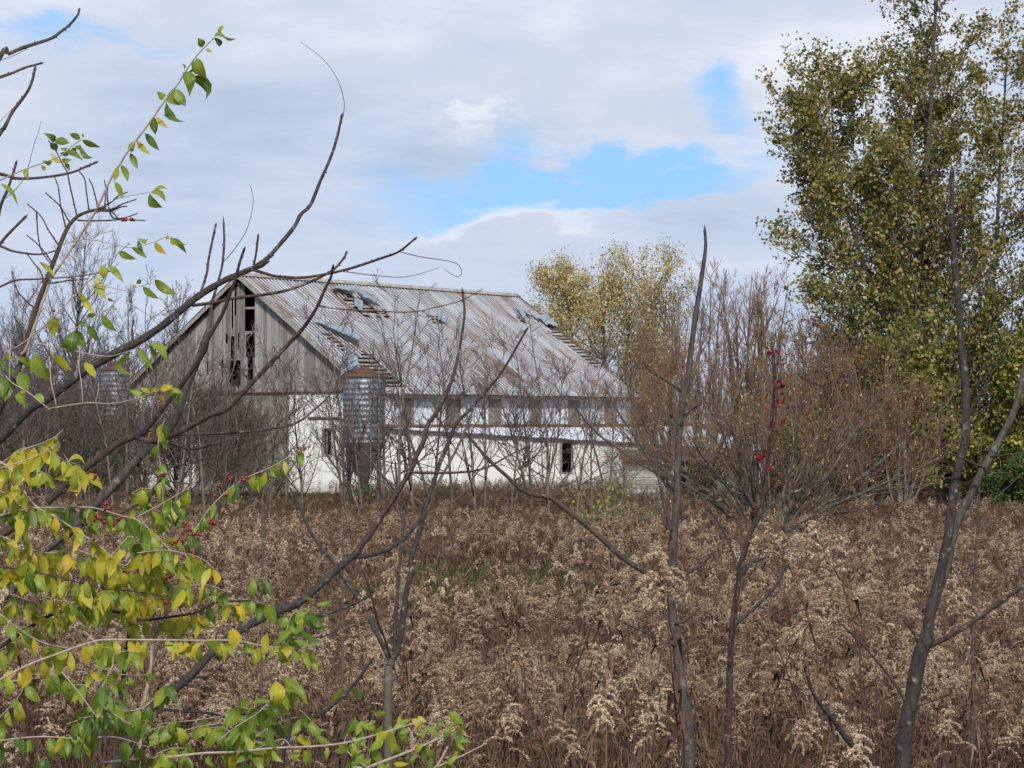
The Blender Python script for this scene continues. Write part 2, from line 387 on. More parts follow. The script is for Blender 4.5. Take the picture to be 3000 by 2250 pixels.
def roofm(T):
    u = attr(T, 'ru'); v = attr(T, 'rv'); o = obj_co(T)
    su = T.math('FLOOR', T.math('DIVIDE', u, .72)); sv = T.math('FLOOR', T.math('DIVIDE', v, 2.45))
    wn = T.node('ShaderNodeTexWhiteNoise', noise_dimensions='3D'); T.link(T.comb(su, sv, 1.0), wn.inputs[0]); w = wn.outputs['Value']
    wn2 = T.node('ShaderNodeTexWhiteNoise', noise_dimensions='3D'); T.link(T.comb(su, sv, 7.3), wn2.inputs[0]); w2 = wn2.outputs['Value']
    st = T.noise(T.comb(T.math('MULTIPLY', u, 3.2), T.math('MULTIPLY', v, .32), w), 1.0, 5, .7)      # streaks down the slope
    st2 = T.noise(T.comb(T.math('MULTIPLY', u, 9), T.math('MULTIPLY', v, .8), 3.0), 1.0, 4, .7)
    base = T.ramp(w, [(0, (.12, .128, .142)), (.5, (.18, .19, .21)), (1, (.26, .275, .30))])
    base = T.mix(T.ramp(T.math('ADD', st, T.math('MULTIPLY', w2, .17)), [(.50, 0.0), (.64, .85)]), base, (.12, .095, .07))
    fr = T.math('FRACT', T.math('DIVIDE', u, .24))
    rib = T.math('GREATER_THAN', fr, .74)
    nb = T.noise(T.comb(T.math('MULTIPLY', u, .55), T.math('MULTIPLY', v, .22), 9.0), 1.0, 3, .6)
    rust = T.math('ADD', T.math('ADD', T.math('MULTIPLY', st2, .45), T.math('MULTIPLY', nb, .62)), T.math('MULTIPLY', w2, .13))
    c = T.mix(T.math('MULTIPLY', rib, T.ramp(st, [(.35, .95), (.6, .45)])), base, (.60, .61, .63))
    c = T.mix(T.ramp(rust, [(.64, 0.0), (.72, .85)]), c, T.ramp(st2, [(.3, (.10, .05, .03)), (.7, (.17, .09, .052))]))
    lap = T.math('FRACT', T.math('ADD', T.math('DIVIDE', v, 2.45), T.math('MULTIPLY', T.noise(T.comb(T.math('MULTIPLY', u, .8), 0.0, 0.0), 1.0, 2), .02)))
    c = T.mix(T.math('MULTIPLY', T.math('LESS_THAN', lap, .014), .75), c, (.07, .06, .05))
    return c, None, rib
mat('roof_metal', roofm, rough=.45, metallic=.25, spec=.5, bump=.3)
mat('torn_metal', lambda T: T.ramp(T.noise(obj_co(T), 2.5, 4, .6), [(.3, (.17, .21, .25)), (.6, (.30, .35, .40)), (.72, (.22, .17, .13))]), rough=.4, metallic=.3, spec=.5)
def bin_m(T):
    o = obj_co(T); x, y, z = T.sep(o)
    rg = T.math('SINE', T.math('MULTIPLY', z, 2 * math.pi / .105))
    n = T.noise(T.mapping(o, (3, 3, .5)), 1.3, 5, .65)
    c = T.ramp(n, [(.3, (.12, .135, .155)), (.6, (.22, .25, .29))])
    c = T.mix(T.ramp(T.noise(T.mapping(o, (2.5, 2.5, .2)), 1.6, 5, .7), [(.56, 0.0), (.70, .8)]), c, (.17, .10, .07))
    return c
mat('bin_metal', bin_m, rough=.5, metallic=.3, spec=.5)
mat('hopper', lambda T: T.ramp(T.noise(obj_co(T), 3, 5, .7), [(.3, (.035, .032, .033)), (.7, (.10, .09, .088))]), rough=.6, metallic=.2)
mat('bin_rust', lambda T: T.ramp(T.noise(obj_co(T), 5, 5, .7), [(.3, (.06, .028, .021)), (.6, (.10, .048, .036)), (.75, (.19, .16, .14))]), rough=.8)
mat('black_iron', lambda T: (.02, .02, .022), rough=.5)
# ================================================================ ground
def build_ground():
    xs = np.unique(np.concatenate([np.linspace(-900, -60, 15), np.linspace(-60, 60, 61), np.linspace(60, 900, 15)]))
    ys = np.unique(np.concatenate([np.linspace(-60, 0, 7), np.linspace(0, 120, 121), np.linspace(120, 3000, 40)]))
    X, Y = np.meshgrid(xs, ys); Z = gz(X, Y)
    v = np.stack([X, Y, Z], -1).reshape(-1, 3); nx = len(xs)
    i = (np.arange(len(ys) - 1)[:, None] * nx + np.arange(nx - 1)[None]).ravel()
    m = MB(); m.add(v, np.stack([i, i + 1, i + nx + 1, i + nx], -1))
    o = m.build('ground', MATS['ground']); tag(o, kind='structure')
build_ground()

# ================================================================ barn
TH = .608
BA = np.array([-11.48, 100.0]); BZ = .34
G = np.array([math.cos(TH), -math.sin(TH)]); RD = np.array([math.sin(TH), math.cos(TH)])
W, ZR, ZE, L = 7.12, EYE + 6.12, EYE + 1.114, 20.54
SL = (ZR - ZE) / W
def ray(sx, sy):
    d = np.array([(sx - CX) / F, 1.0, -(sy - HY) / F]); o = np.array([0, 0, EYE])
    lo = np.array([np.dot(o[:2] - BA, G), np.dot(o[:2] - BA, RD), o[2] - BZ])
    ld = np.array([np.dot(d[:2], G), np.dot(d[:2], RD), d[2]])
    return lo, ld
def on_x(sx, sy, c): lo, ld = ray(sx, sy); return lo + ld * (c - lo[0]) / ld[0]
def on_y(sx, sy, c): lo, ld = ray(sx, sy); return lo + ld * (c - lo[1]) / ld[1]
RZ, EZ = ZR - BZ, ZE - BZ
SV = math.hypot(1, SL)       # slope length per metre of x
def on_roof(sx, sy, off=0.0):
    """front roof slope: z = RZ - SL*x"""
    lo, ld = ray(sx, sy)
    t = (RZ + off - SL * lo[0] - lo[2]) / (ld[2] + SL * ld[0])
    p = lo + ld * t; return p
def roof_uv(sx, sy): p = on_roof(sx, sy); return p[1], p[0] * SV
def rp(u, v, off=0.0):
    """roof point from uv plus offset along the slope normal"""
    u = np.asarray(u, float); v = np.asarray(v, float); off = np.asarray(off, float)
    n = np.array([SL, 0, 1]) / SV
    return np.stack([v / SV + n[0] * off, u + 0 * v + 0 * off, RZ - SL * v / SV + n[2] * off], -1)
def inpoly(u, v, poly):
    ins = np.zeros(u.shape, bool); n = len(poly)
    for i in range(n):
        x0, y0 = poly[i]; x1, y1 = poly[(i + 1) % n]
        c = ((y0 > v) != (y1 > v)) & (u < (x1 - x0) * (v - y0) / (y1 - y0 + 1e-12) + x0)
        ins ^= c
    return ins
C5 = lambda x, y: (700 + x / 2.765, 600 + y / 2.765)
C4 = lambda x, y: (1400 + x / 2.458, 700 + y / 2.458)
HOLES = [
    [C5(*q) for q in [(735, 700), (830, 735), (905, 735), (985, 775), (1080, 840), (1240, 895), (1130, 905), (975, 890), (930, 850), (850, 790), (800, 745)]],
    [C5(*q) for q in [(575, 970), (640, 1000), (730, 1050), (830, 1110), (830, 1150), (760, 1140), (700, 1090), (640, 1040)]],
    [C5(*q) for q in [(915, 1205), (1050, 1205), (1180, 1330), (1290, 1430), (1420, 1520), (1180, 1530), (1075, 1500), (1000, 1380), (930, 1260)]],
    [C5(*q) for q in [(1500, 872), (1610, 890), (1665, 955), (1540, 945)]],
    [C4(*q) for q in [(350, 525), (405, 545), (412, 585), (345, 565), (320, 548)]],
    [C4(*q) for q in [(262, 515), (330, 585), (360, 630), (300, 590)]],
    [C4(*q) for q in [(500, 648), (585, 652), (700, 720), (900, 900), (890, 962), (760, 862), (640, 765), (540, 690)]],
]
def build_barn():
    root = empty('old_barn', (BA[0], BA[1], BZ), -TH)
    tag(root, 'large old barn with rusty corrugated metal roof, torn holes and weathered gray gable boards', 'barn')
    B = lambda mb, name, m, smooth=False, par=root: mb.build(name, MATS[m], par, smooth)
    rng = np.random.default_rng(3)
    SLEN = W * SV
    # front roof slope, ribbed, with holes
    us = np.concatenate([[k * .24, k * .24 + .175, k * .24 + .19, k * .24 + .225] for k in range(int(L / .24))]); us = np.append(us, L)
    vs = np.unique(np.concatenate([np.arange(0, SLEN, .08), [SLEN]]))
    U, V = np.meshgrid(us, vs, indexing='ij')
    off = np.where(np.isin(np.arange(len(us)) % 4, [2, 3]), .028, 0.)[:, None] + 0 * V
    off += .025 * np.sin(U * .9 + 1) * np.sin(V * .8) + .02 * (1 - (V / 2.45) % 1)
    keep = np.ones((len(us) - 1, len(vs) - 1), bool)
    uc = (us[:-1] + us[1:])[:, None] / 2 + 0 * vs[None, :-1]; vc = (vs[:-1] + vs[1:])[None] / 2 + 0 * us[:-1, None]
    jr = np.random.default_rng(8)
    uc = uc + jr.normal(0, .07, (uc.shape[0] // 4 + 1, 1)).repeat(4, 0)[:uc.shape[0]]; vc = vc + jr.normal(0, .22, (vc.shape[0] // 4 + 1, 1)).repeat(4, 0)[:vc.shape[0]]
    for h in HOLES:
        keep &= ~inpoly(uc, vc, [roof_uv(*q) for q in h])
    pts = rp(U, V, off)
    idx = np.arange(len(us) * len(vs)).reshape(len(us), len(vs))
    q = np.stack([idx[:-1, :-1], idx[:-1, 1:], idx[1:, 1:], idx[1:, :-1]], -1)[keep]
    used = np.zeros(len(us) * len(vs), bool); used[q.ravel()] = True; re = np.cumsum(used) - 1
    m = MB(); m.add(pts.reshape(-1, 3)[used], re[q], ru=U.ravel()[used], rv=V.ravel()[used])
    B(m, 'roof', 'roof_metal')
    # rear slope
    m = MB(); m.slab([(0, 0, RZ), (0, L, RZ), (-W, L, EZ), (-W, 0, EZ)], -.05); B(m, 'rear_roof', 'roof_metal')
    m = MB()
    m.bar((.09, -.02, RZ + .035), (.09, L + .02, RZ + .035), .26, .03, (SL, 0, 1)); m.bar((-.09, -.02, RZ + .035), (-.09, L + .02, RZ + .035), .26, .03, (-SL, 0, 1))
    B(m, 'ridge_cap', 'fascia')
    # battens under the metal: boards along the ridge, some ends sticking out past the missing sheets
    m = MB(); v = .12
    while v < SLEN:
        for (a, b) in ((.05, 4.1), (4.12, 9.2), (9.22, 14.8), (14.82, L)):
            if a < 1 and v > 5.5: a = rng.uniform(.0, .6)
            j = rng.uniform(-.03, .03)
            if b == L: b = L + rng.uniform(-.05, .12)
            w = .16 if rng.random() < .7 else .11
            c0 = rp(a, v + j, -.055); c1 = rp(b, v + j + rng.uniform(-.02, .02), -.055)
            m.bar(c0, c1, w, .03, (SL, 0, 1))
        v += .29
    B(m, 'batten', 'pale_wood')
    m = MB()
    for u in np.arange(.4, L, 1.25):
        m.bar(rp(u, .1, -.16), rp(u, SLEN - .2, -.16), .06, .16, (SL, 0, 1))
        m.bar((-.1, u, RZ - .3), (-W + .2, u, EZ - .02), .06, .16)
    for u in (5.1, 10.2, 15.3):
        for x in (-3.3, 3.3): m.box(x - .12, x + .12, u - .12, u + .12, 0, RZ - SL * 3.3 - .2)
        m.bar((-6.6, u, 4.0), (6.6, u, 4.0), .2, .22)
    B(m, 'rafter', 'dark_wood')
    # loose roofing sheets
    def sheet(name, pts, heights, lab):
        m = MB(); n = 7
        p = np.array([roof_uv(*C5(*q)) for q in pts]) if name != 'far' else np.array([roof_uv(*C4(*q)) for q in pts])
        s_, t_ = np.meshgrid(np.linspace(0, 1, n), np.linspace(0, 1, 13), indexing='ij')
        uv = (1 - s_)[..., None] * ((1 - t_)[..., None] * p[0] + t_[..., None] * p[1]) + s_[..., None] * ((1 - t_)[..., None] * p[3] + t_[..., None] * p[2])
        hh = (1 - s_) * ((1 - t_) * heights[0] + t_ * heights[1]) + s_ * ((1 - t_) * heights[3] + t_ * heights[2])
        hh = hh + .05 * np.sin(t_ * 6.3) * (s_ > .3) + .07 + .022 * (np.arange(n)[:, None] % 2)
        P3 = rp(uv[..., 0], uv[..., 1], hh)
        ix = np.arange(n * 13).reshape(n, 13)
        m.add(P3.reshape(-1, 3), np.stack([ix[:-1, :-1], ix[:-1, 1:], ix[1:, 1:], ix[1:, :-1]], -1).reshape(-1, 4))
        o = B(m, 'torn_sheet', 'torn_metal', True); tag(o, lab)
    sheet('a', [(720, 690), (820, 675), (925, 712), (860, 752)], (.1, .05, .35, .3), 'torn roofing sheet curling up near the ridge')
    sheet('b', [(925, 715), (1010, 745), (1130, 830), (985, 800)], (.3, .2, .15, .25), 'bent roofing sheet hanging over the upper hole')
    sheet('c', [(930, 760), (990, 800), (985, 890), (930, 830)], (-.05, .1, .1, 0), 'narrow strip of roofing folded into the upper hole')
    sheet('d', [(590, 955), (680, 960), (945, 1095), (935, 1165)], (.05, .05, .3, .35), 'long blue gray sheet lifted beside the gable edge')
    sheet('e', [(870, 1195), (945, 1260), (935, 1340), (800, 1420)], (.1, .1, .25, .1), 'crumpled sheet hanging over the eave by the feed bin')
    sheet('f', [(1590, 893), (1630, 900), (1665, 955), (1610, 945)], (.2, .2, .0, .0), 'dark flap of roofing by the small hole')
    sheet('far', [(262, 505), (300, 520), (350, 620), (310, 590)], (.15, .15, .1, .1), 'bent sheet near the far end of the ridge')
    sheet('far', [(415, 575), (480, 560), (565, 640), (480, 640)], (.12, .1, .1, .1), 'ragged sheet at the far roof edge')
    # fascia along the front eave and the rakes
    m = MB(); m.bar((W - .02, 1.6, EZ - .10), (W - .02, L, EZ - .10), .03, .12); B(m, 'eave_board', 'dark_wood')
    for y in (.02, L - .02):
        m = MB()
        for sgn in (1, -1):
            m.bar((sgn * .05, y, RZ - .07), (sgn * (W - .05), y, EZ - .07), .035, .20, (-sgn * 0, 0, 1))
        B(m, 'rake_board', 'fascia' if y < 1 else 'dark_wood')
    # soffit boards shade
    # gable wall: vertical boards
    YG = .32; SILL = EYE + 1.205 - BZ - .0
    def gx(sx, sy): p = on_y(sx, sy, YG); return p[0], p[2]
    C1 = lambda x, y: (450 + x / 2.37, 750 + y / 2.37)
    ops = []       # (x0, x1, z0, z1)
    def op(x0, x1, y0, y1):
        a = gx(*C1(x0, y1)); b = gx(*C1(x1, y0)); ops.append((a[0], b[0], a[1], b[1]))
    op(632, 708, 150, 525); op(640, 704, 540, 700); op(655, 690, 700, 860)
    op(560, 574, 180, 420); op(535, 560, 560, 720); op(528, 602, 722, 910); op(500, 512, 535, 612); op(585, 596, 535, 650)
    op(368, 380, 730, 832); op(470, 483, 720, 832); op(540, 552, 300, 500)
    m = MB(); x = -W + .38
    xs = [x]
    while x < W - .38: x += rng.uniform(.16, .27); xs.append(x)
    edges = sorted(set([round(v, 3) for v in xs] + [round(o[k], 3) for o in ops for k in (0, 1)]))
    edges = [e_ for i, e_ in enumerate(edges) if i == 0 or e_ - edges[i - 1] > .035]
    for a, b in zip(edges[:-1], edges[1:]):
        c = (a + b) / 2; top0 = RZ - SL * abs(a) - .12; top1 = RZ - SL * abs(b) - .12
        cuts = sorted([(o[2] + rng.uniform(-.05, .05), o[3] + rng.uniform(-.03, .03)) for o in ops if o[0] < c < o[1]])
        z = SILL - .02; segs = []
        for (z0, z1) in cuts:
            if z0 > z: segs.append((z, z0))
            z = max(z, z1)
        segs.append((z, None))
        g_ = rng.uniform(.003, .012); yo = rng.uniform(-.008, .008)
        for (z0, z1) in segs:
            t0, t1 = (top0, top1) if z1 is None else (z1, z1 + rng.uniform(-.04, .04))
            if min(t0, t1) <= z0 + .03: continue
            v = [(a + g_, YG + yo, z0), (b - g_, YG + yo, z0), (b - g_, YG + yo, t1), (a + g_, YG + yo, t0)]
            m.slab(v, .028)
    B(m, 'gable_boards', 'gray_planks')
    for (xx, yy) in ((632, 362), (632, 530)):
        m = MB()
        a = gx(*C1(xx - 10, yy)); b = gx(*C1(xx + 85, yy)); m.bar((a[0], YG + .12, a[1]), (b[0], YG + .12, a[1]), .1, .09); B(m, 'cross_rail', 'pale_wood')
    # sill beam of the gable
    m = MB(); m.bar((-W + .3, YG - .04, SILL), (W - .3, YG - .04, SILL), .12, .05); B(m, 'sill_beam', 'rust_beam')
    # lower gable wall panels
    XW = W - .37
    segs = [(-XW, gx(573, 1300)[0], 'white_metal'), (gx(573, 1300)[0], gx(846, 1300)[0], 'fibre'), (gx(846, 1300)[0], XW, 'white_metal')]
    wx0, wz1 = gx(947, 1258); wx1, wz0 = gx(971, 1332)
    for i, (a, b, mm) in enumerate(segs):
        m = MB()
        if i == 2:
            m.box(a, wx0, YG, YG + .06, -.5, SILL - .03); m.box(wx1, b, YG, YG + .06, -.5, SILL - .03)
            m.box(wx0, wx1, YG, YG + .06, -.5, wz0); m.box(wx0, wx1, YG, YG + .06, wz1, SILL - .03)
        else: m.box(a + .003, b - .003, YG + (.02 if i == 1 else 0), YG + .06, -.5, SILL - .03)
        o = B(m, 'lower_wall', mm); tag(o, ['white metal lower wall at the left corner', 'dull gray lower wall in the middle of the gable', 'white metal lower wall with small open window'][i])
    def window(x0, x1, z0, z1, fr=.05, plane='y', c=YG):
        f = MB()
        if plane == 'y':
            f.box(x0 - fr, x0, c - .03, c + .12, z0 - fr, z1 + fr); f.box(x1, x1 + fr * .6, c - .03, c + .12, z0 - fr, z1 + fr)
            f.box(x0, x1, c - .03, c + .12, z1, z1 + fr); f.box(x0, x1, c - .03, c + .12, z0 - fr, z0)
            f.box((x0 + x1) / 2 - .10, (x0 + x1) / 2 - .06, c + .05, c + .09, z0, z1)
        return B(f, 'window_frame', 'fascia')
    window(wx0, wx1, wz0, wz1, .07)
    m = MB(); a = gx(904, 1225); b = gx(994, 1225); m.box(a[0], b[0], YG - .06, YG - .002, a[1] - .04, a[1] + .05)
    B(m, 'door_track', 'dark_wood')
    m = MB(); a = gx(996, 1225); m.box(a[0], a[0] + .07, YG - .05, YG - .002, -.4, a[1]); B(m, 'corner_post', 'fascia')
    # far gable, left wall
    m = MB(); m.box(-XW, XW, L - .36, L - .30, -.5, EZ + .1)
    m.add([(-W + .4, L - .3, EZ + .1), (W - .4, L - .3, EZ + .1), (0, L - .3, RZ - .1)], None, [(0, 1, 2)])
    m.box(-XW, -XW + .06, YG + .07, L - .37, -.5, EZ + .25); B(m, 'rear_wall', 'gray_planks')
    # upper front side wall: pale steel and six gray fibre panels
    ZB = on_x(1300, 1243, XW)[2]
    m = MB(); m.box(XW - .06, XW, YG + .07, L - .37, ZB, EZ + .28); B(m, 'side_wall', 'pale_steel')
    for (s0, s1) in ((1175, 1212), (1304, 1349), (1431, 1468), (1550, 1585), (1664, 1699), (1771, 1806)):
        a = on_x(s0, 1200, XW)[1]; b = on_x(s1, 1200, XW)[1]
        m = MB(); m.box(XW - .01, XW + .025, a, b, ZB + .03, EZ + .05); B(m, 'gray_panel', 'fibre')
    m = MB(); m.box(XW, XW + .14, YG + .1, L - .3, ZB - .12, ZB); B(m, 'wall_beam', 'rust_beam')
    for y in np.arange(.6, L, .62): m = MB(); m.bar((XW + .02, y, EZ + .10), (W - .06, y, EZ - .10), .05, .1); B(m, 'rafter_tail', 'dark_wood')
    m = MB(); m.box(XW - .5, XW - .44, YG + .1, L - .4, -.5, ZB + .5); m.box(-XW + .3, XW - .5, YG + 1.6, YG + 1.66, -.5, SILL - .1); B(m, 'shade_backing', 'shade_black')  # added near-black sheets, painting the dark interior behind the window openings
    # lean-to: wedge-shaped low wing along the front
    def fz(y): return y
    Y1 = L + 5.0
    def frontx(y): return XW + .25 + 4.0 * np.clip(y / L, 0, 2)
    def wall_hit(sx, sy):
        # intersect with the slanting wall line x = XW+.25+4/L*y
        lo, ld = ray(sx, sy); k = 4.0 / L
        t = (XW + .25 + k * lo[1] - lo[0]) / (ld[0] - k * ld[1]); return lo + ld * t
    e0 = wall_hit(1150, 1251)[2]; e1 = wall_hit(1965, 1303)
    def ez(y): return e0 + (e1[2] - e0) * (y / e1[1])
    n = 24; ys = np.linspace(.4, Y1, n)
    win0 = wall_hit(1641, 1299); win1 = wall_hit(1676, 1383)
    def wallquad(mb, ya, yb, za, zb, t=.06):
        mb.slab([(frontx(ya), ya, za(ya)), (frontx(yb), yb, za(yb)), (frontx(yb), yb, zb(yb)), (frontx(ya), ya, zb(ya))], t)
    m = MB(); lo_ = lambda y: -.6; hi_ = lambda y: ez(y) - .02
    wallquad(m, .36, win0[1], lo_, hi_); wallquad(m, win1[1], Y1, lo_, hi_)
    wallquad(m, win0[1], win1[1], lo_, lambda y: win1[2]); wallquad(m, win0[1], win1[1], lambda y: win0[2], hi_)
    B(m, 'lean_to_wall', 'white_metal')
    m = MB()
    a, b, z0, z1 = win0[1], win1[1], win1[2], win0[2]
    for (ya, yb, za, zb) in ((a - .05, a + .09, z0 - .06, z1 + .06), (b - .02, b + .04, z0 - .06, z1 + .06), (a + .09, b - .02, z1, z1 + .05), (a + .09, b - .02, z0 - .05, z0)):
        m.slab([(frontx(ya) + .03, ya, za), (frontx(yb) + .03, yb, za), (frontx(yb) + .03, yb, zb), (frontx(ya) + .03, ya, zb)], .08)
    B(m, 'window_frame', 'fascia')
    m = MB()
    ns = 8
    P3 = []
    for y in ys:
        for s_ in np.linspace(0, 1, ns):
            x = XW + .15 + (frontx(y) + .22 - XW - .15) * s_
            ztop = ZB - .14; z = ztop + (ez(y) - .02 - ztop) * s_ + .02 * math.sin(y * 3 + s_ * 2)
            P3.append((x, y, z))
    ix = np.arange(n * ns).reshape(n, ns); qd = np.stack([ix[:-1, :-1], ix[:-1, 1:], ix[1:, 1:], ix[1:, :-1]], -1).reshape(-1, 4)
    P3 = np.array(P3); m.add(P3, qd); m.add(P3 - [0, 0, .03], qd[:, ::-1])
    B(m, 'lean_to_roof', 'pale_steel')
    m = MB(); m.slab([(frontx(.36), .36, -.6), (XW + .01, .36, -.6), (XW + .01, .36, ZB), (frontx(.36), .36, ez(.4) - .03)], -.05); B(m, 'end_wall', 'white_metal')
    m = MB(); m.slab([(frontx(Y1) , Y1, -.6), (XW, Y1, -.6), (XW, Y1, ZB-.2), (frontx(Y1), Y1, ez(Y1) - .03)], .05)
    m.box(XW-.06, XW, L-.3, Y1, -.5, ZB-.2); B(m, 'end_wall', 'white_metal')
    return root
build_barn()

# ================================================================ feed bins
def feed_bin(sx, d, ytop, ycyl, ywid, ybot, width, label):
    r = width / F * d / 2; c = P(sx, HY, d); zb = float(gz(c[0], d))
    z = lambda sy: EYE - (sy - HY) / F * d - zb
    root = empty('feed_bin', (c[0], d, zb)); tag(root, label, 'feed bin', 'corrugated feed bins beside the barn')
    n = 64; a = np.arange(n) * 2 * math.pi / n
    def lathe(prof, mt, name, sm=True):
        m = MB(); k = len(prof)
        v = np.array([[rr * math.cos(t), rr * math.sin(t), zz] for rr, zz in prof for t in a])
        i = (np.arange(k - 1)[:, None] * n + np.arange(n)[None]).ravel(); j = (np.arange(k - 1)[:, None] * n + (np.arange(n) + 1)[None] % n).ravel()
        m.add(v, np.stack([i, j, j + n, i + n], -1)); return m.build(name, MATS[mt], root, sm)
    z1, z0 = z(ycyl), z(ywid); nr = int((z1 - z0) / .20)
    prof = []
    for i in range(nr * 6 + 1):
        t = i / 6; prof.append((r + .013 * math.cos(2 * math.pi * t), z0 + t * (z1 - z0) / nr))
    lathe(prof, 'bin_metal', 'bin_body')
    lathe([(r + .05, z1 - .02), (r + .03, z1 + .03), (.22, z(ytop) - .05), (.2, z(ytop) + .02), (.001, z(ytop) + .04)], 'bin_rust', 'bin_roof')
    lathe([(r, z0 + .02), (r * .98, z0 - .05), (.16, z(ybot)), (.15, z(ybot) - .12)], 'hopper', 'hopper')
    for q in range(4):
        t = math.pi / 4 + q * math.pi / 2; m = MB()
        m.bar((r * 1.02 * math.cos(t), r * 1.02 * math.sin(t), -.2), (r * 1.02 * math.cos(t), r * 1.02 * math.sin(t), z0 + .5), .07, .07, (math.cos(t), math.sin(t), 0))
        m.build('leg', MATS['hopper'], root, False)
    m = MB(); t = -math.pi / 2 + .55
    for s_ in (-.17, .17):
        cx, cy = (r + .09) * math.cos(t) + s_ * -math.sin(t), (r + .09) * math.sin(t) + s_ * math.cos(t)
        m.bar((cx, cy, .2), (cx, cy, z1 + .1), .035, .03, (1, 0, 0))
    for zz in np.arange(.4, z1, .3):
        m.bar(((r + .09) * math.cos(t) + .17 * math.sin(t), (r + .09) * math.sin(t) - .17 * math.cos(t), zz), ((r + .09) * math.cos(t) - .17 * math.sin(t), (r + .09) * math.sin(t) + .17 * math.cos(t), zz), .025, .025)
    m.build('ladder', MATS['bin_metal'], root, False)
feed_bin(1066, 88, 1077, 1104, 1296, 1415, 122, 'corrugated metal feed bin with rusty cone roof at the barn corner')
feed_bin(338, 97, 1062, 1084, 1215, 1300, 84, 'smaller feed bin half hidden in the brush left of the barn')

# ================================================================ low shed at right
def build_shed():
    d = 92.0; x0 = (1826 - CX) / F * d; zb = float(gz(x0, d))
    X = lambda sx: (sx - 1826) / F * d; Z = lambda sy: EYE - (sy - HY) / F * d - zb
    root = empty('low_shed', (x0, d, zb), -.06); tag(root, 'low weathered shed with gray clapboards, red fascia and a dark open bay', 'shed')
    x1, x2, x3 = X(1992), X(2084), X(2218); top = Z(1343)
    rng = np.random.default_rng(5)
    m = MB(); z = -.3
    while z < top - .02:
        h = .19; a = 0; cut = rng.uniform(.8, 1.6)
        for (p, q) in ((0, cut), (cut + .004, x1)):
            m.slab([(p, -.012, z), (q, -.012 + rng.uniform(-.006, .006), z), (q, .008, min(z + h, top)), (p, .008, min(z + h, top))], .02)
        z += h - .012
    m.build('clapboard_wall', MATS['clapboard'], root, False)
    m = MB()
    for x in np.arange(x2, x3, .13): m.box(x, x + .118, -.01 + rng.uniform(-.01, .01), .015, -.4, top - .06 + rng.uniform(-.04, .02))
    m.build('corrugated_wall', MATS['bleached_strip'], root, False)
    m = MB(); m.box(0, .04, .03, 3, -.4, top); m.box(x3 - .04, x3, .03, 3, -.4, top); m.box(0, x3, 3, 3.05, -.4, top - .1)
    m.box(x1 - .1, x1, .03, 3, -.4, top - .1); m.build('shed_frame', MATS['dark_wood'], root, False)
    m = MB(); m.slab([(-.15, -.28, top + .02), (x3 + .2, -.28, top - .1), (x3 + .2, 3.3, top + .18), (-.15, 3.3, top + .3)], .05)
    m.build('shed_roof', MATS['dark_wood'], root, False)
    m = MB(); m.slab([(-.17, -.30, top - .06), (x1 + .1, -.30, top - .10), (x1 + .1, -.30, top + .05), (-.17, -.30, top + .10)], .03)
    m.build('red_fascia', MATS['red_fascia'], root, False)
    m = MB(); m.box(-.03, .08, -.26, -.15, -.4, top - .04); m.build('post', MATS['dark_wood'], root, False)
    m = MB(); p = []
    for i, t in enumerate(np.linspace(0, 1, 8)):
        for k, s_ in enumerate((0, 1)): p.append((-.32 + .18 * math.sin(t * 2.6) + .12 * s_, -.12 - .1 * t * s_, top - .12 - .62 * t))
    ix = np.arange(16).reshape(8, 2); m.add(p, np.stack([ix[:-1, 0], ix[:-1, 1], ix[1:, 1], ix[1:, 0]], -1)); m.build('curled_sheet', MATS['torn_metal'], root, True)
build_shed()

def hydrant():
    d = 88.5; c = P(1523, HY, d); zb = float(gz(c[0], d)); root = empty('yard_hydrant', (c[0], d, zb))
    tag(root, 'slim black yard hydrant standing before the white lower wall', 'hydrant')
    zt = EYE - (1404 - HY) / F * d - zb
    m = MB(); m.line([(0, 0, -.1), (0, 0, zt - .1)], .028, 8); m.build('pipe', MATS['black_iron'], root)
    m = MB(); m.line([(0, 0, zt - .12), (0, 0, zt), (-.08, 0, zt + .02), (-.17, 0, zt - .06), (-.18, 0, zt - .16)], (.045, .04, .035), 8); m.build('spout', MATS['black_iron'], root)
    m = MB(); m.line([(.0, 0, zt - .02), (.09, 0, zt - .12), (.14, 0, zt - .26)], .02, 6); m.build('handle', MATS['black_iron'], root)
hydrant()
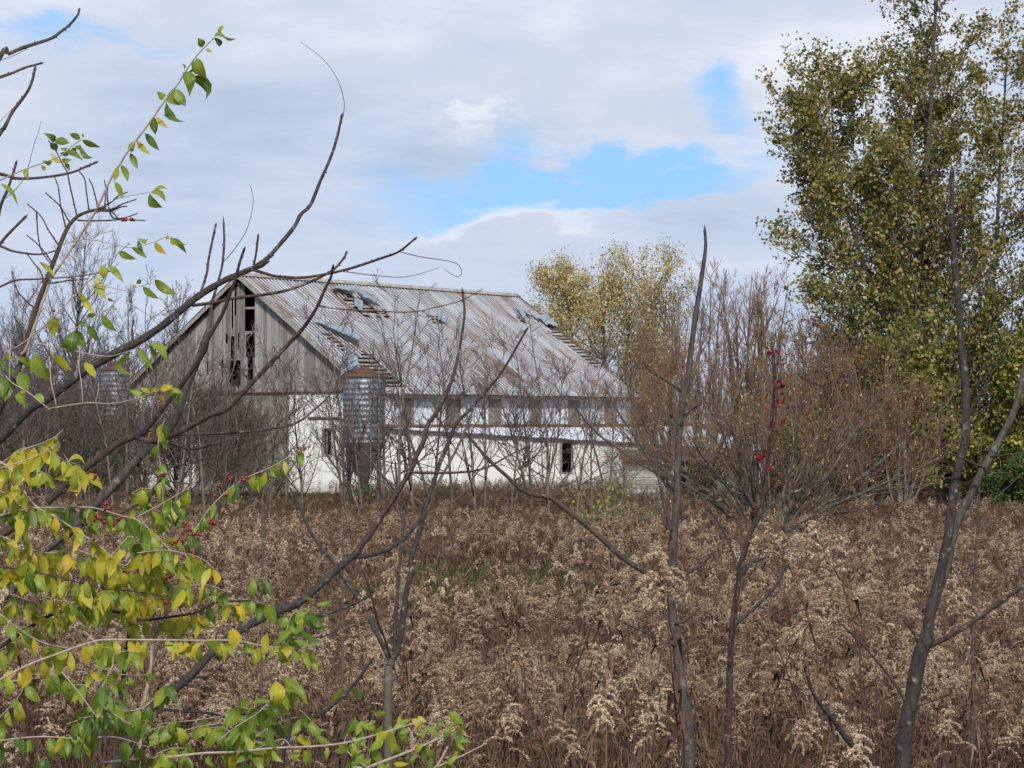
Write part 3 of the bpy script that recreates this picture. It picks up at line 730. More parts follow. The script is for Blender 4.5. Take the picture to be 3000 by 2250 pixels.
# ================================================================ tree grower (vectorised by branch level)
def norm(v): return v / (np.linalg.norm(v, axis=-1, keepdims=True) + 1e-12)
def grow(start, dirn, length, r0, K, wob, up, rng, rtip=.35, bend=None):
    N = len(start); Pt = np.zeros((N, K, 3)); Pt[:, 0] = start; d = norm(dirn.copy())
    st = (length / (K - 1))[:, None]
    for k in range(1, K):
        d = norm(d + rng.normal(0, wob, (N, 3)) + np.array([0, 0, up]) + (bend if bend is not None else 0))
        Pt[:, k] = Pt[:, k - 1] + d * st
    R = r0[:, None] * np.linspace(1, rtip, K)[None]
    return Pt, R
def kids(Pt, R, n, t0, t1, ang, lenf, rng, rf=.6, lvar=.3, taper=.5, mode='uni'):
    """children branches of parents Pt: start, direction, length, radius"""
    N, K, _ = Pt.shape
    if np.isscalar(n): idx = np.repeat(np.arange(N), n)
    else: idx = np.repeat(np.arange(N), n)
    M = len(idx); t = rng.uniform(t0, t1, M)
    f = t * (K - 1); i = np.minimum(f.astype(int), K - 2); w = (f - i)[:, None]
    s = Pt[idx, i] * (1 - w) + Pt[idx, i + 1] * w
    ax = norm(Pt[idx, i + 1] - Pt[idx, i])
    rnd = norm(rng.normal(0, 1, (M, 3))); perp = norm(np.cross(ax, rnd))
    a = np.radians(rng.normal(ang, 9, M))[:, None]
    d = ax * np.cos(a) + perp * np.sin(a)
    plen = np.linalg.norm(np.diff(Pt, axis=1), axis=2).sum(1)[idx]
    ln = plen * lenf * (1 - taper * t) * rng.uniform(1 - lvar, 1 + lvar, M)
    rr = (R[idx, i] * (1 - w[:, 0]) + R[idx, i + 1] * w[:, 0]) * rf
    return s, d, ln, rr, t
def leaf_quads(mb, c, size, rng, mat=0, asp=.62, down=.0):
    N = len(c); a = norm(rng.normal(0, 1, (N, 3)) + np.array([0, 0, -down])); b = norm(np.cross(a, rng.normal(0, 1, (N, 3))))
    s = (size * rng.uniform(.6, 1.3, N))[:, None]
    n = np.cross(a, b)
    v = np.stack([c, c + a * s * .5 + b * s * asp * .5 + n * s * .08, c + a * s, c + a * s * .45 - b * s * asp * .5 + n * s * .08], 1)
    mb.add(v.reshape(-1, 3), np.arange(N * 4).reshape(-1, 4), mat=mat)
def tree_thing(name, label, cat, loc, group=None):
    r = empty(name, loc); tag(r, label, cat, group); return r

# ---------------------------------------------------------------- slim bare saplings: six shapes, many copies
def sapling_shape(seed, H, twiggy=1.0, m1='bark_field', m2='bark_twig', spread=34, leafy=0, nst=1, name='bare_sapling', low=.12, lm='brown_leaf'):
    rng = np.random.default_rng(seed)
    root = empty(name, (0, 0, 0))
    st = np.zeros((nst, 3)); st[:, :2] = rng.normal(0, .08 * (nst > 1), (nst, 2)); st[:, 2] = -.15
    dr = np.tile([[0, 0, 1.]], (nst, 1)) + rng.normal(0, .03 + .16 * (nst > 1), (nst, 3))
    P0, R0 = grow(st, dr, H * rng.uniform(.75, 1, nst), np.full(nst, .0088 * H), 12, .05, .03, rng, .12)
    mt = MB(); mt.tubes(P0, R0, 7)
    mc = MB()
    s, d, l, r, t = kids(P0, R0, int(17 * twiggy), low, .95, spread + 12, .45, rng, .5, .35, .65)
    P1, R1 = grow(s, d, l, np.maximum(r, .010), 8, .10, .09, rng, .25); mc.tubes(P1, R1, 4)
    s, d, l, r, t = kids(P1, R1, int(5 * twiggy), .15, .97, 38, .55, rng, .6, .4, .5)
    P2, R2 = grow(s, d, l, np.maximum(r, .0085), 6, .12, .07, rng, .5); mc.tubes(P2, R2, 3, cap=False)
    s, d, l, r, t = kids(P2, R2, 2, .1, .95, 36, .5, rng, .7, .4, .4)
    P3, R3 = grow(s, d, l, np.maximum(r, .0065), 4, .12, .05, rng, .6); mc.tubes(P3, R3, 3, cap=False)
    a = mt.build('trunk', MATS[m1], root); b = mc.build('crown', MATS[m2], root); kid(root, a); kid(root, b)
    if leafy:
        ml = MB(); pk = P3.reshape(-1, 3); pk = pk[rng.choice(len(pk), leafy)]
        leaf_quads(ml, pk + rng.normal(0, .03, pk.shape), .075, rng); kid(root, ml.build('leaves', MATS[lm], root))
    return root
def place(o, sx, d, top, h0, rz, label, cat, group=None):
    x = (sx - CX) / F * d; zg = float(gz(x, d)); zt = EYE - (top - HY) / F * d
    s = max(.2, (zt - zg) / h0)
    o.location = (x, d, zg); o.rotation_euler = (0, 0, rz); o.scale = (s,) * 3
    o['label'] = label; o['category'] = cat
    if group: o['group'] = group
ORD = ['first', 'second', 'third', 'fourth', 'fifth', 'sixth', 'seventh', 'eighth', 'ninth', 'tenth', 'eleventh', 'twelfth', 'thirteenth', 'fourteenth', 'fifteenth', 'sixteenth']
def build_saplings():
    shapes = [(sapling_shape(11, 6, 1.0), 6), (sapling_shape(12, 6, .8, spread=26), 6), (sapling_shape(13, 6, 1.25), 6), (sapling_shape(14, 6, 1.0, m2='bark_twig_gray', spread=30), 6),
              (sapling_shape(15, 5, 1.1, nst=3), 5), (sapling_shape(16, 5, .9, nst=2, m2='bark_twig_gray'), 5)]
    used = set()
    def put(k, sx, d, top, label, group):
        sh, h0 = shapes[k]
        o = sh if k not in used else copy_tree(sh); used.add(k)
        place(o, sx, d, top, h0, RNG.uniform(0, 6.28), label, 'sapling', group)
    # before the gable (left to right)
    gs = [(430, 74, 900, 0), (466, 80, 860, 1), (515, 70, 940, 3), (560, 78, 900, 5), (600, 72, 960, 2), (640, 76, 1010, 4), (690, 82, 980, 0), (740, 79, 930, 3), (790, 77, 1000, 2), (838, 84, 960, 1), (886, 78, 1010, 0), (1000, 83, 960, 3)]
    for i, (sx, d, tp, k) in enumerate(gs):
        put(k, sx, d, tp, f'slender bare sapling before the gray gable, {ORD[i]} from its left end', 'bare saplings in front of the gable')
    fs = [(1010, 76, 880, 2, ), (1075, 74, 1010, 4), (1125, 80, 900, 1), (1170, 73, 845, 0), (1212, 77, 830, 3), (1262, 82, 900, 5), (1330, 80, 960, 2), (1395, 75, 880, 3), (1418, 78, 920, 1), (1500, 80, 1010, 5), (1560, 84, 930, 4), (1604, 72, 905, 0), (1683, 72, 1000, 2), (1733, 76, 1040, 1), (1785, 83, 1000, 5), (1836, 80, 1080, 3)]
    for i, (sx, d, tp, k) in enumerate(fs):
        put(k, sx, d, tp, f'leafless young tree before the metal roof, {ORD[i]} right of the feed bin', 'bare saplings in front of the long wall')
    # brush to the left of the barn
    ls = [(20, 82, 960, 4), (62, 76, 1010, 5), (96, 88, 930, 2), (140, 80, 985, 4), (168, 92, 1000, 0), (228, 84, 950, 5), (262, 78, 1040, 4), (300, 86, 900, 3), (335, 76, 1010, 2), (372, 84, 880, 1), (402, 90, 830, 0)]
    for i, (sx, d, tp, k) in enumerate(ls):
        put(k, sx, d, tp, f'twiggy gray sapling in the brush left of the barn, {ORD[i]} from the left edge', 'bare saplings left of the barn')
build_saplings()

# ---------------------------------------------------------------- larger bare trees
def bare_tree(sx, d, top, seed, label, width=1.0, tw='bark_twig_gray', dens=1.0, up=.05, leaf=0, lm='yellow_leaf', ls=.1, trunks=1, lean=0.0, group=None, low=.18, name='bare_tree', ang=40, limb=.42):
    rng = np.random.default_rng(seed); x = (sx - CX) / F * d; zg = float(gz(x, d)); H = EYE - (top - HY) / F * d - zg
    root = tree_thing(name, label, 'tree', (x, d, zg), group)
    st = np.zeros((trunks, 3)); st[:, 2] = -.2; st[:, 0] = rng.normal(0, .12 * (trunks > 1), trunks)
    dr = np.tile([[lean, 0, 1.]], (trunks, 1)) + rng.normal(0, .02 + .13 * (trunks > 1), (trunks, 3))
    P0, R0 = grow(st, dr, H * rng.uniform(.84, .95, trunks), np.full(trunks, .0125 * H), 14, .035, .03, rng, .08)
    mt = MB(); mt.tubes(P0, R0, 9); mc = MB()
    s, dd, l, r, t = kids(P0, R0, int(30 * dens / trunks ** .5), low, .96, ang, limb * width, rng, .5, .3, .6)
    P1, R1 = grow(s, dd, l, r, 9, .08, up + .04, rng, .2); mc.tubes(P1, R1, 5)
    s, dd, l, r, t = kids(P1, R1, int(8 * dens), .15, .97, 36, .45, rng, .6, .4, .5)
    P2, R2 = grow(s, dd, l, np.maximum(r, .010), 6, .10, up, rng, .35); mc.tubes(P2, R2, 3, cap=False)
    s, dd, l, r, t = kids(P2, R2, int(5 * dens), .1, .97, 34, .5, rng, .65, .4, .4)
    P3, R3 = grow(s, dd, l, np.maximum(r, .0075), 4, .10, up, rng, .5); mc.tubes(P3, R3, 3, cap=False)
    mt.build('trunk', MATS['bark_field'], root); mc.build('crown', MATS[tw], root)
    if leaf:
        ml = MB(); pk = np.concatenate([P3[:, 1:].reshape(-1, 3), P2[:, 3:].reshape(-1, 3)]); 
        pk = pk[rng.choice(len(pk), leaf)]; leaf_quads(ml, pk + rng.normal(0, .26, pk.shape), ls, rng); ml.build('foliage', MATS[lm], root)
    return root
bare_tree(200, 112, 590, 21, 'tall bare gray tree with wide fine crown left of the barn', 1.05, dens=1.15)
bare_tree(70, 120, 790, 22, 'bare gray tree at the left edge behind the brush', 1.1)
bare_tree(395, 116, 830, 23, 'small bare tree behind the left slope of the barn roof', .8, up=.09)
bare_tree(485, 118, 760, 24, 'narrow bare tree with upright shoots beside the barn peak', .7, up=.12)
bare_tree(-40, 105, 900, 25, 'bare brush tree cut off by the left edge', 1.0, trunks=2)
bare_tree(130, 100, 905, 28, 'low bare tree with forked trunks in the left brush', 1.1, trunks=3)
bare_tree(300, 103, 930, 29, 'low twiggy tree rising over the far feed bin', 1.0, trunks=3, up=.08)
# yellow trees behind the barn
bare_tree(1640, 132, 730, 31, 'dense yellow green tree rising behind the barn roof end', .95, 'bark_twig', .95, leaf=24000, ls=.13, ang=40, low=.1, limb=.42, trunks=4)
bare_tree(1790, 128, 700, 32, 'tall thin yellow leaved tree with open crown behind the barn', .95, 'bark_twig', .9, leaf=15000, ls=.13, up=.06, ang=40, trunks=3)
bare_tree(1905, 130, 705, 33, 'thin yellow tree with sparse top leaves beside the brown thicket', .95, 'bark_twig', .85, leaf=7500, ls=.13, up=.06, ang=40, trunks=3)
bare_tree(1575, 138, 900, 34, 'low yellow tree peeking over the far roof edge', .9, 'bark_twig', 1.0, leaf=6000, ls=.16)
# reddish brown bare trees in the centre right
for i, (sx, d, tp, tr, lab) in enumerate([(1975, 108, 800, 2, 'reddish bare tree with forked trunks just right of the barn'), (2070, 104, 765, 2, 'upright reddish brown bare tree behind the tall gray stem'), (2165, 108, 745, 3, 'tallest reddish bare tree of the thicket with fine upright twigs'), (2255, 106, 770, 2, 'reddish bare tree between thicket and maple'), (2330, 100, 850, 2, 'brown bare tree partly before the big maple'), (1900, 100, 930, 3, 'low reddish brush tree over the low shed')]):
    bare_tree(sx, d, tp, 40 + i, lab, .85, 'bark_rust', .95, up=.07, trunks=tr + 4, ang=32, limb=.38, low=.25, leaf=(900 if i in (0, 4) else 0), lm='olive_leaf', ls=.12)
for i, (sx, d, tp, lab) in enumerate([(2420, 78, 900, 'brown twiggy shrub with few leaves below the maple'), (2540, 76, 980, 'rust brown shrub in the shade of the maple'), (2640, 74, 1090, 'low brown shrub just left of the maple trunk')]):
    bare_tree(sx, d, tp, 50 + i, lab, 1.15, 'bark_rust', .95, up=.05, trunks=8, ang=32, leaf=900, lm='olive_leaf', ls=.1)

# ---------------------------------------------------------------- arching thicket shrub
def thicket(sx, d, base, seed, label, spread, H, n):
    rng = np.random.default_rng(seed); x = (sx - CX) / F * d; zg = float(gz(x, d))
    root = tree_thing('arching_shrub', label, 'shrub', (x, d, zg))
    a = rng.uniform(0, 2 * math.pi, n); out = rng.uniform(.25, 1.25, n)
    dr = np.stack([np.cos(a) * out, np.sin(a) * out, np.ones(n)], -1); st = np.stack([np.cos(a) * .3, np.sin(a) * .3, np.full(n, -.1)], -1) * rng.uniform(.3, 1, (n, 1))
    P0, R0 = grow(st, dr, spread * rng.uniform(.7, 1.1, n), rng.uniform(.03, .065, n), 12, .07, .0, rng, .18)
    m = MB(); m.tubes(P0, R0, 6); mc = MB()
    s, dd, l, r, t = kids(P0, R0, 8, .22, .95, 30, .5, rng, .5, .4, .5)
    P1, R1 = grow(s, dd, l, r, 8, .09, .02, rng, .25); m.tubes(P1, R1, 4)
    s, dd, l, r, t = kids(P1, R1, 5, .25, .95, 30, .5, rng, .6, .4, .4)
    P2, R2 = grow(s, dd, l, np.maximum(r, .006), 6, .09, .05, rng, .4); mc.tubes(P2, R2, 3, cap=False)
    s, dd, l, r, t = kids(P2, R2, 3, .15, .95, 28, .55, rng, .7, .4, .4)
    P3, R3 = grow(s, dd, l, np.maximum(r, .0045), 4, .09, .05, rng, .6); mc.tubes(P3, R3, 3, cap=False)
    m.build('stems', MATS['bark_green'], root)
    o = mc.build('twigs', MATS['bark_rust'], root)
    ml = MB(); pk = P2.reshape(-1, 3); pk = pk[rng.choice(len(pk), 1800)]; leaf_quads(ml, pk + rng.normal(0, .05, pk.shape), .06, rng); ml.build('leaves', MATS['yellow_leaf'], root)
thicket(2235, 64, 1560, 61, 'broad arching shrub with greenish gray stems fanning from one base', 5.6, 4, 34)
thicket(2010, 84, 1450, 62, 'arching brown shrub leaning over the low shed roof', 4.0, 3, 22)

# ---------------------------------------------------------------- big maple
def maple():
    rng = np.random.default_rng(71); d = 80.0; sx = 2765; x = (sx - CX) / F * d; zg = float(gz(x, d))
    root = tree_thing('maple_tree', 'huge maple with green and yellow leaves filling the right side', 'tree', (x, d, zg))
    L3 = lambda pts: np.array([[(a - CX) / F * d - x, dy, EYE - (b - HY) / F * d - zg] for a, b, dy in pts])
    leaders = [L3([(2765, 1480, 0), (2752, 1250, .1), (2735, 1000, .2), (2705, 700, 0), (2725, 300, -.2), (2745, -80, 0)]),
               L3([(2765, 1440, 0), (2690, 1150, -.6), (2560, 900, -1.0), (2475, 650, -1.1), (2435, 450, -1.0), (2425, 290, -.8)]),
               L3([(2770, 1400, 0), (2850, 1150, .8), (2930, 850, 1.4), (2960, 450, 1.6), (2985, 120, 1.8)]),
               L3([(2770, 1400, 0), (2990, 1180, -1.5), (3150, 900, -2), (3220, 600, -2), (3230, 330, -2)]),
               L3([(2768, 1350, 0), (2700, 1050, 1.5), (2660, 700, 2.0), (2680, 420, 2), (2715, 200, 2.2)]),
               L3([(2768, 1420, 0), (2730, 1330, -1.2), (2670, 1230, -2.2), (2620, 1150, -2.8), (2590, 1080, -3.0)]),
               L3([(2768, 1420, 0), (2830, 1340, -1.5), (2900, 1250, -2.2), (2960, 1160, -2.8), (3000, 1050, -3.0)])]
    mt = MB(); PP = []; RR = []
    for i, q in enumerate(leaders):
        tt = np.linspace(0, len(q) - 1, 16); c = catmull(q, tt); r = np.linspace(.30 if i == 0 else .13, .02, 16); mt.tubes(c, r, 10); PP.append(c); RR.append(r)
    P0, R0 = np.array(PP), np.array(RR); mc = MB()
    s, dd, l, r, t = kids(P0, R0, np.array([90, 120, 70, 70, 80, 40, 40]), .08, .98, 54, .30, rng, .4, .35, .6)
    l = np.clip(l, 1.3, 4.6)
    l = l * np.where(rng.random(len(l)) < .3, 1.25, .95)
    P1, R1 = grow(s, dd, l, np.minimum(r, .07), 8, .07, .05, rng, .2); mc.tubes(P1, R1, 4)
    s, dd, l, r, t = kids(P1, R1, 13, .25, .98, 42, .36, rng, .55, .3, .4)
    P2, R2 = grow(s, dd, l, np.maximum(r, .008), 6, .09, .04, rng, .4); mc.tubes(P2, R2, 3, cap=False)
    mt.build('trunk', MATS['bark_gray'], root); mc.build('branches', MATS['bark_twig_gray'], root)
    ml = MB(); per = 20
    idx = np.repeat(np.arange(len(P2)), per); tt = rng.uniform(.1, 1, len(idx)) * 5; i = np.minimum(tt.astype(int), 4); w = (tt - i)[:, None]
    c = P2[idx, i] * (1 - w) + P2[idx, i + 1] * w; c = c + rng.normal(0, .10, c.shape)
    keep = rng.random(len(c)) < np.where(c[:, 2] > 14, .8, 1.0)
    c = c[keep]
    top = c[:, 2] + rng.normal(0, 2.0, len(c)) > 5.5
    leaf_quads(ml, c[top], .13, rng, 0, .75); leaf_quads(ml, c[~top], .135, rng, 1, .8)
    ml.build('foliage', [MATS['maple_leaf'], MATS['maple_green']], root)
maple()
def leafy_bush(sx, d, top, seed, label, lm, n, w=1.0, ls=.1, cat='shrub', name='leafy_shrub', group=None):
    rng = np.random.default_rng(seed); x = (sx - CX) / F * d; zg = float(gz(x, d)); H = EYE - (top - HY) / F * d - zg
    root = tree_thing(name, label, cat, (x, d, zg), group); k = 9
    a = rng.uniform(0, 6.28, k); dr = np.stack([np.cos(a) * .55 * w, np.sin(a) * .5 * w, np.ones(k)], -1)
    P0, R0 = grow(np.tile([[0, 0, -.1]], (k, 1)).astype(float), dr, H * rng.uniform(.6, .98, k), np.full(k, .012 * H + .01), 9, .08, .03, rng, .2)
    m = MB(); m.tubes(P0, R0, 5)
    s, dd, l, r, t = kids(P0, R0, 12, .15, .98, 45, .36, rng, .5, .3, .4); P1, R1 = grow(s, dd, l, r, 6, .1, .04, rng, .3); m.tubes(P1, R1, 3)
    s, dd, l, r, t = kids(P1, R1, 5, .2, .98, 40, .5, rng, .6, .3, .4); P2, R2 = grow(s, dd, l, r, 4, .1, .04, rng, .4); m.tubes(P2, R2, 3)
    m.build('stems', MATS['bark_field'], root)
    ml = MB(); pk = np.concatenate([P2.reshape(-1, 3), P1[:, 2:].reshape(-1, 3)]); pk = pk[rng.choice(len(pk), n)]
    leaf_quads(ml, pk + rng.normal(0, .1, pk.shape), ls, rng); ml.build('foliage', MATS[lm], root)
for a in [(2390, 94, 1120, 81, 'yellow olive shrub low behind the arching stems', 'yellow_leaf', 6000, 1.3, .11), (2500, 90, 1180, 82, 'olive shrub at the foot of the thicket', 'olive_leaf', 12000, 1.5, .12),
          (2620, 92, 1130, 83, 'dark olive undergrowth shrub left of the maple trunk', 'olive_leaf', 14000, 1.5, .13), (2870, 86, 1180, 84, 'dense olive bush right of the maple trunk', 'olive_leaf', 14000, 1.5, .12),
          (2985, 76, 1280, 85, 'dark green bush at the right edge', 'green_leaf', 9000, 1.2, .1), (2700, 96, 1240, 86, 'shaded low bush behind the maple trunk', 'green_leaf', 7000, 1.5, .12),
          (2950, 96, 1050, 87, 'tall yellow olive bush behind the right edge', 'olive_leaf', 9000, 1.2, .13), (2280, 98, 1160, 88, 'yellow leaved shrub behind the thicket', 'yellow_leaf', 2500, 1.2, .12),
          (120, 92, 1200, 89, 'green leaved bush in the left brush', 'green_leaf', 3500, 1.4, .1), (290, 88, 1230, 90, 'bright green bush below the smaller feed bin', 'green_leaf', 3500, 1.4, .1),
          (660, 90, 1245, 91, 'green leafy shrub against the gable foot', 'green_leaf', 1300, 1.2, .08), (790, 92, 1270, 92, 'small green shrub beside the gray lower wall', 'green_leaf', 900, 1.0, .08), (1310, 90, 1415, 93, 'low dark green clump at the foot of the white wall', 'green_leaf', 2200, 1.3, .09), (1050, 84, 1400, 94, 'low green weeds under the feed bin', 'green_leaf', 1500, 1.6, .08)]:
    leafy_bush(*a)
# distant woods closing the view
def woods():
    rng = np.random.default_rng(99); m = MB(); n = 900
    x = rng.uniform(-120, 120, n); y = rng.uniform(165, 260, n); st = np.stack([x, y, gz(x, y) - .3], -1)
    H = rng.uniform(4, 8.5, n)
    P0, R0 = grow(st, np.tile([[0, 0, 1.]], (n, 1)) + rng.normal(0, .05, (n, 3)), H, H * .015, 6, .05, .02, rng, .2); m.tubes(P0, R0, 4)
    s, dd, l, r, t = kids(P0, R0, 14, .1, .97, 42, .4, rng, .5, .3, .5); P1, R1 = grow(s, dd, l, r, 5, .1, .06, rng, .3); m.tubes(P1, R1, 3, cap=False)
    s, dd, l, r, t = kids(P1, R1, 4, .2, .97, 36, .5, rng, .7, .3, .5); P2, R2 = grow(s, dd, l, np.maximum(r, .012), 3, .1, .06, rng, .5); m.tubes(P2, R2, 3, cap=False)
    o = m.build('distant_woods', MATS['bark_twig_gray']); tag(o, 'hazy line of far bare woods behind the brush', 'woods', kind='stuff')
woods()
def fence_row():
    # dense low brush band left of the barn and behind the trees, one thing per clump
    for i, (sx, d, tp, lab) in enumerate([(30, 95, 1120, 'dense brown brush clump at the left edge'), (180, 97, 1150, 'dense brown brush clump under the tall bare tree'), (420, 96, 1180, 'brown brush clump hiding the left barn corner'), (520, 90, 1140, 'dense gray brown brush before the left part of the gable'), (690, 92, 1215, 'gray brown brush before the middle of the gable'), (2480, 104, 1090, 'dark twiggy brush behind the olive shrubs'), (2760, 104, 1120, 'dark twiggy brush behind the maple trunk')]):
        bare_tree(sx, d, tp, 120 + i, lab, 1.7, 'bark_twig', 1.35, up=.03, trunks=4, ang=42, leaf=2200, lm='olive_leaf' if sx > 1000 else 'brown_leaf', ls=.09, name='brush_clump', low=.05, limb=.5)
fence_row()
# ================================================================ goldenrod plants
def goldenrod(seed, H, detail, name='dry_goldenrod', headless=False, arch=1.0, head=.34):
    """root object is an Empty; children stem and seed_head share the local origin at the plant's foot"""
    rng = np.random.default_rng(seed); root = empty(name, (0, 0, 0))
    st = np.array([[0, 0, -.05]]); P0, R0 = grow(st, np.array([[rng.normal(0, .05), rng.normal(0, .05), 1.]]), np.array([H]), np.array([.0045 + .001 * detail]), 9, .03, .02, rng, .35)
    nod = rng.uniform(0, 6.28); kb = np.clip(np.arange(9) - 5.5, 0, None)[:, None]; P0[0] += kb ** 2 * np.array([math.cos(nod), math.sin(nod), -.45]) * H * .010 * rng.uniform(.3, 1.6)
    m = MB(); m.tubes(P0, R0, 4 if detail else 3, 0)
    K = 9; pts = P0[0]
    # drooping dry leaves
    nl = {2: 60, 1: 46, 0: 18}[detail]; t = rng.uniform(.12, .86, nl) * (K - 1); i = t.astype(int); w = (t - i)[:, None]
    b = pts[i] * (1 - w) + pts[np.minimum(i + 1, K - 1)] * w; a = rng.uniform(0, 6.28, nl)
    o = np.stack([np.cos(a), np.sin(a), np.zeros(nl)], -1); ll = rng.uniform(.05, .11, nl)[:, None] * (1.0 if detail else 1.5); wd = (.008 if detail else .014)
    up = rng.uniform(-.3, .5, nl)[:, None]
    p1 = b + o * ll * .55 + np.array([0, 0, 1]) * ll * up * .5; p2 = b + o * ll * .9 + np.array([0, 0, -1]) * ll * rng.uniform(.1, .8, nl)[:, None]
    sd = np.stack([-np.sin(a), np.cos(a), rng.uniform(-.5, .5, nl)], -1) * wd
    v = np.stack([b - sd * .3, b + sd * .3, p1 + sd, p1 - sd, p2 + sd * .1, p2 - sd * .1], 1).reshape(-1, 3)
    k = np.arange(nl)[:, None] * 6; m.add(v, np.concatenate([k + [[0, 1, 2, 3]], k + [[3, 2, 4, 5]]]), mat=1)
    # plume
    mh = MB(); nb = {2: 22, 1: 11, 0: 7}[detail]
    if headless: nb = 7
    hl = min(head * H, .34)
    t = np.sort(rng.uniform(0, 1, nb)); zt = (K - 1) * (1 - hl / H * (1 - t)) ; i = np.minimum(zt.astype(int), K - 2); w = (zt - i)[:, None]
    b = pts[i] * (1 - w) + pts[i + 1] * w; a = rng.uniform(0, 6.28, nb) + 2.4 * np.arange(nb)
    le = hl * (.55 if detail == 2 else .74) * (1 - .55 * t) * rng.uniform(.5, 1.35, nb)
    d = np.stack([np.cos(a), np.sin(a), np.full(nb, .9)], -1)
    PB, RB = grow(b, norm(d), le, np.full(nb, .0016), 8, .05, 0, rng, .5, bend=np.array([0, 0, -.26 * arch]))
    mh.tubes(PB, RB, 3, 1, cap=False)
    per = {2: 64, 1: 30, 0: 17}[detail]; fs = {2: .0052, 1: .0085, 0: .0135}[detail]
    if headless: per = 3
    idx = np.repeat(np.arange(nb), per); tt = rng.uniform(.12, 1, len(idx)) * 7; i = np.minimum(tt.astype(int), 6); w = (tt - i)[:, None]
    c = PB[idx, i] * (1 - w) + PB[idx, i + 1] * w; c[:, 2] += rng.uniform(-.1, 1, len(c)) * fs * 1.2; c[:, :2] += rng.normal(0, fs * .45, (len(c), 2))
    top = pts[-1] + rng.normal(0, fs, (per // 2, 3)) * [1, 1, 3]; c = np.concatenate([c, top])
    N = len(c)
    tri = c[:, None] + norm(rng.normal(0, 1, (N, 3, 3))) * (fs * rng.uniform(.6, 1.3, (N, 1, 1)))
    mh.add(tri.reshape(-1, 3), None, np.arange(N * 3).reshape(-1, 3))
    tri = c[:, None] + norm(rng.normal(0, 1, (N, 3, 3))) * (fs * rng.uniform(.5, 1.1, (N, 1, 1)))
    mh.add(tri.reshape(-1, 3), None, np.arange(N * 3).reshape(-1, 3))
    a_ = m.build('stem', [MATS['dry_stem'], MATS['dry_leaf']], root, True); b_ = mh.build('seed_head', [MATS['fluff' if not headless else 'dry_leaf'], MATS['dry_stem']], root, False)
    kid(root, a_); kid(root, b_); root['h'] = H
    return root
NEARP = [goldenrod(200 + i, 1.7, 2, arch=[1, .6, 1.3, .9][i], head=[.12, .17, .12, .11][i]) for i in range(4)]
MIDP = [goldenrod(210 + i, 1.15, 1, arch=[1, 1.4, .7, 1.1][i], head=[.20, .15, .23, .17][i]) for i in range(4)]
FARP = [goldenrod(220 + i, 1.1, 0, arch=[1, 1.5, .8, 1.2][i], head=[.19, .15, .22, .17][i]) for i in range(4)]
BARE = [goldenrod(230 + i, 1.0, 0 if i < 2 else 1, 'dry_weed', True) for i in range(3)]
USED = set()
def put_plant(o, sx, top, d, label, cat='dried weed', group=None, rz=None, h=None):
    c = o if o.name not in USED else copy_tree(o); USED.add(o.name)
    x = (sx - CX) / F * d; zg = float(gz(x, d)); H = (EYE - (top - HY) / F * d - zg) if h is None else h
    s = H / o['h'] if 'h' in o else 1
    c.location = (x, d, zg); c.rotation_euler = (RNG.normal(0, .03), RNG.normal(0, .03), RNG.uniform(0, 6.28) if rz is None else rz); c.scale = (s * .95, s * .95, s)
    c['label'] = label; c['category'] = cat
    if group: c['group'] = group
    return c
FEAT = [(2035, 1545, 6.5, 0, 'golden brown goldenrod head close before the tall middle stem'), (2452, 1445, 9.5, 1, 'tall goldenrod plume standing above the field left of the forked gray trunk'),
        (2565, 1440, 9.3, 1, 'second tall feathery goldenrod plume touching its neighbour left of the forked trunk'), (1765, 1400, 10.5, 1, 'tall narrow goldenrod plume reaching up to the white wall'),
        (1582, 1560, 11, 2, 'pale goldenrod head with round tufts in the middle of the field'), (1655, 1600, 11.3, 3, 'pinkish faded goldenrod head right of the pale round one'),
        (1640, 1735, 8.5, 2, 'arching goldenrod spray bent to the right in the middle'), (1110, 1985, 8, 3, 'column shaped goldenrod head by the low leafy sprig'),
        (1250, 1940, 8.6, 0, 'broad goldenrod head right of the forked sapling base'), (1325, 1900, 9, 3, 'upright goldenrod head behind the broad one near the sapling base'),
        (1420, 1990, 8.2, 2, 'bushy goldenrod head between the broad head and the bottom centre'), (1520, 2010, 8, 0, 'dense goldenrod head left of the bottom centre cluster'),
        (1620, 1900, 8.8, 2, 'goldenrod spray arching right above the bottom centre cluster'), (1800, 2020, 7.8, 3, 'faded goldenrod head at the bottom left of the gray stem'),
        (1890, 1960, 8.2, 0, 'wispy gray goldenrod head just left of the gray stem'), (2530, 2115, 7.4, 0, 'cream goldenrod clump low left of the forked trunk foot'),
        (2600, 2140, 7.0, 3, 'cream goldenrod clump touching the forked trunk foot'), (2690, 2195, 6.8, 2, 'small cream goldenrod head at the foot of the forked trunk'),
        (135, 1650, 5.2, 0, 'close brown goldenrod head among the yellow leaves at left'), (75, 2070, 5.6, 3, 'pale goldenrod fluff low at the left edge'),
        (905, 1715, 10, 2, 'pale wind swept goldenrod plume by the cut limb end'), (1215, 1585, 13, 0, 'goldenrod head crossing the twin stems of the forked sapling'),
        (2190, 1640, 9.8, 3, 'goldenrod head before the stem with red vine'), (2905, 1650, 12, 0, 'goldenrod head right of the forked trunk near the right edge'),
        (2960, 1940, 8.6, 2, 'goldenrod head at the right edge halfway down the field'), (2250, 1975, 8.4, 2, 'small goldenrod head low between the two thin stems'),
        (330, 2105, 6.0, 3, 'gray goldenrod fluff behind the lower left leaves'), (560, 1960, 9.5, 1, 'faded goldenrod head right of the lichen limb'), (1000, 1700, 12, 0, 'goldenrod head left of the forked sapling'),
        (2390, 1700, 10.5, 3, 'goldenrod head with greenish stem left of the twin plumes'), (2790, 2040, 8.2, 0, 'goldenrod head right of the forked trunk foot')]
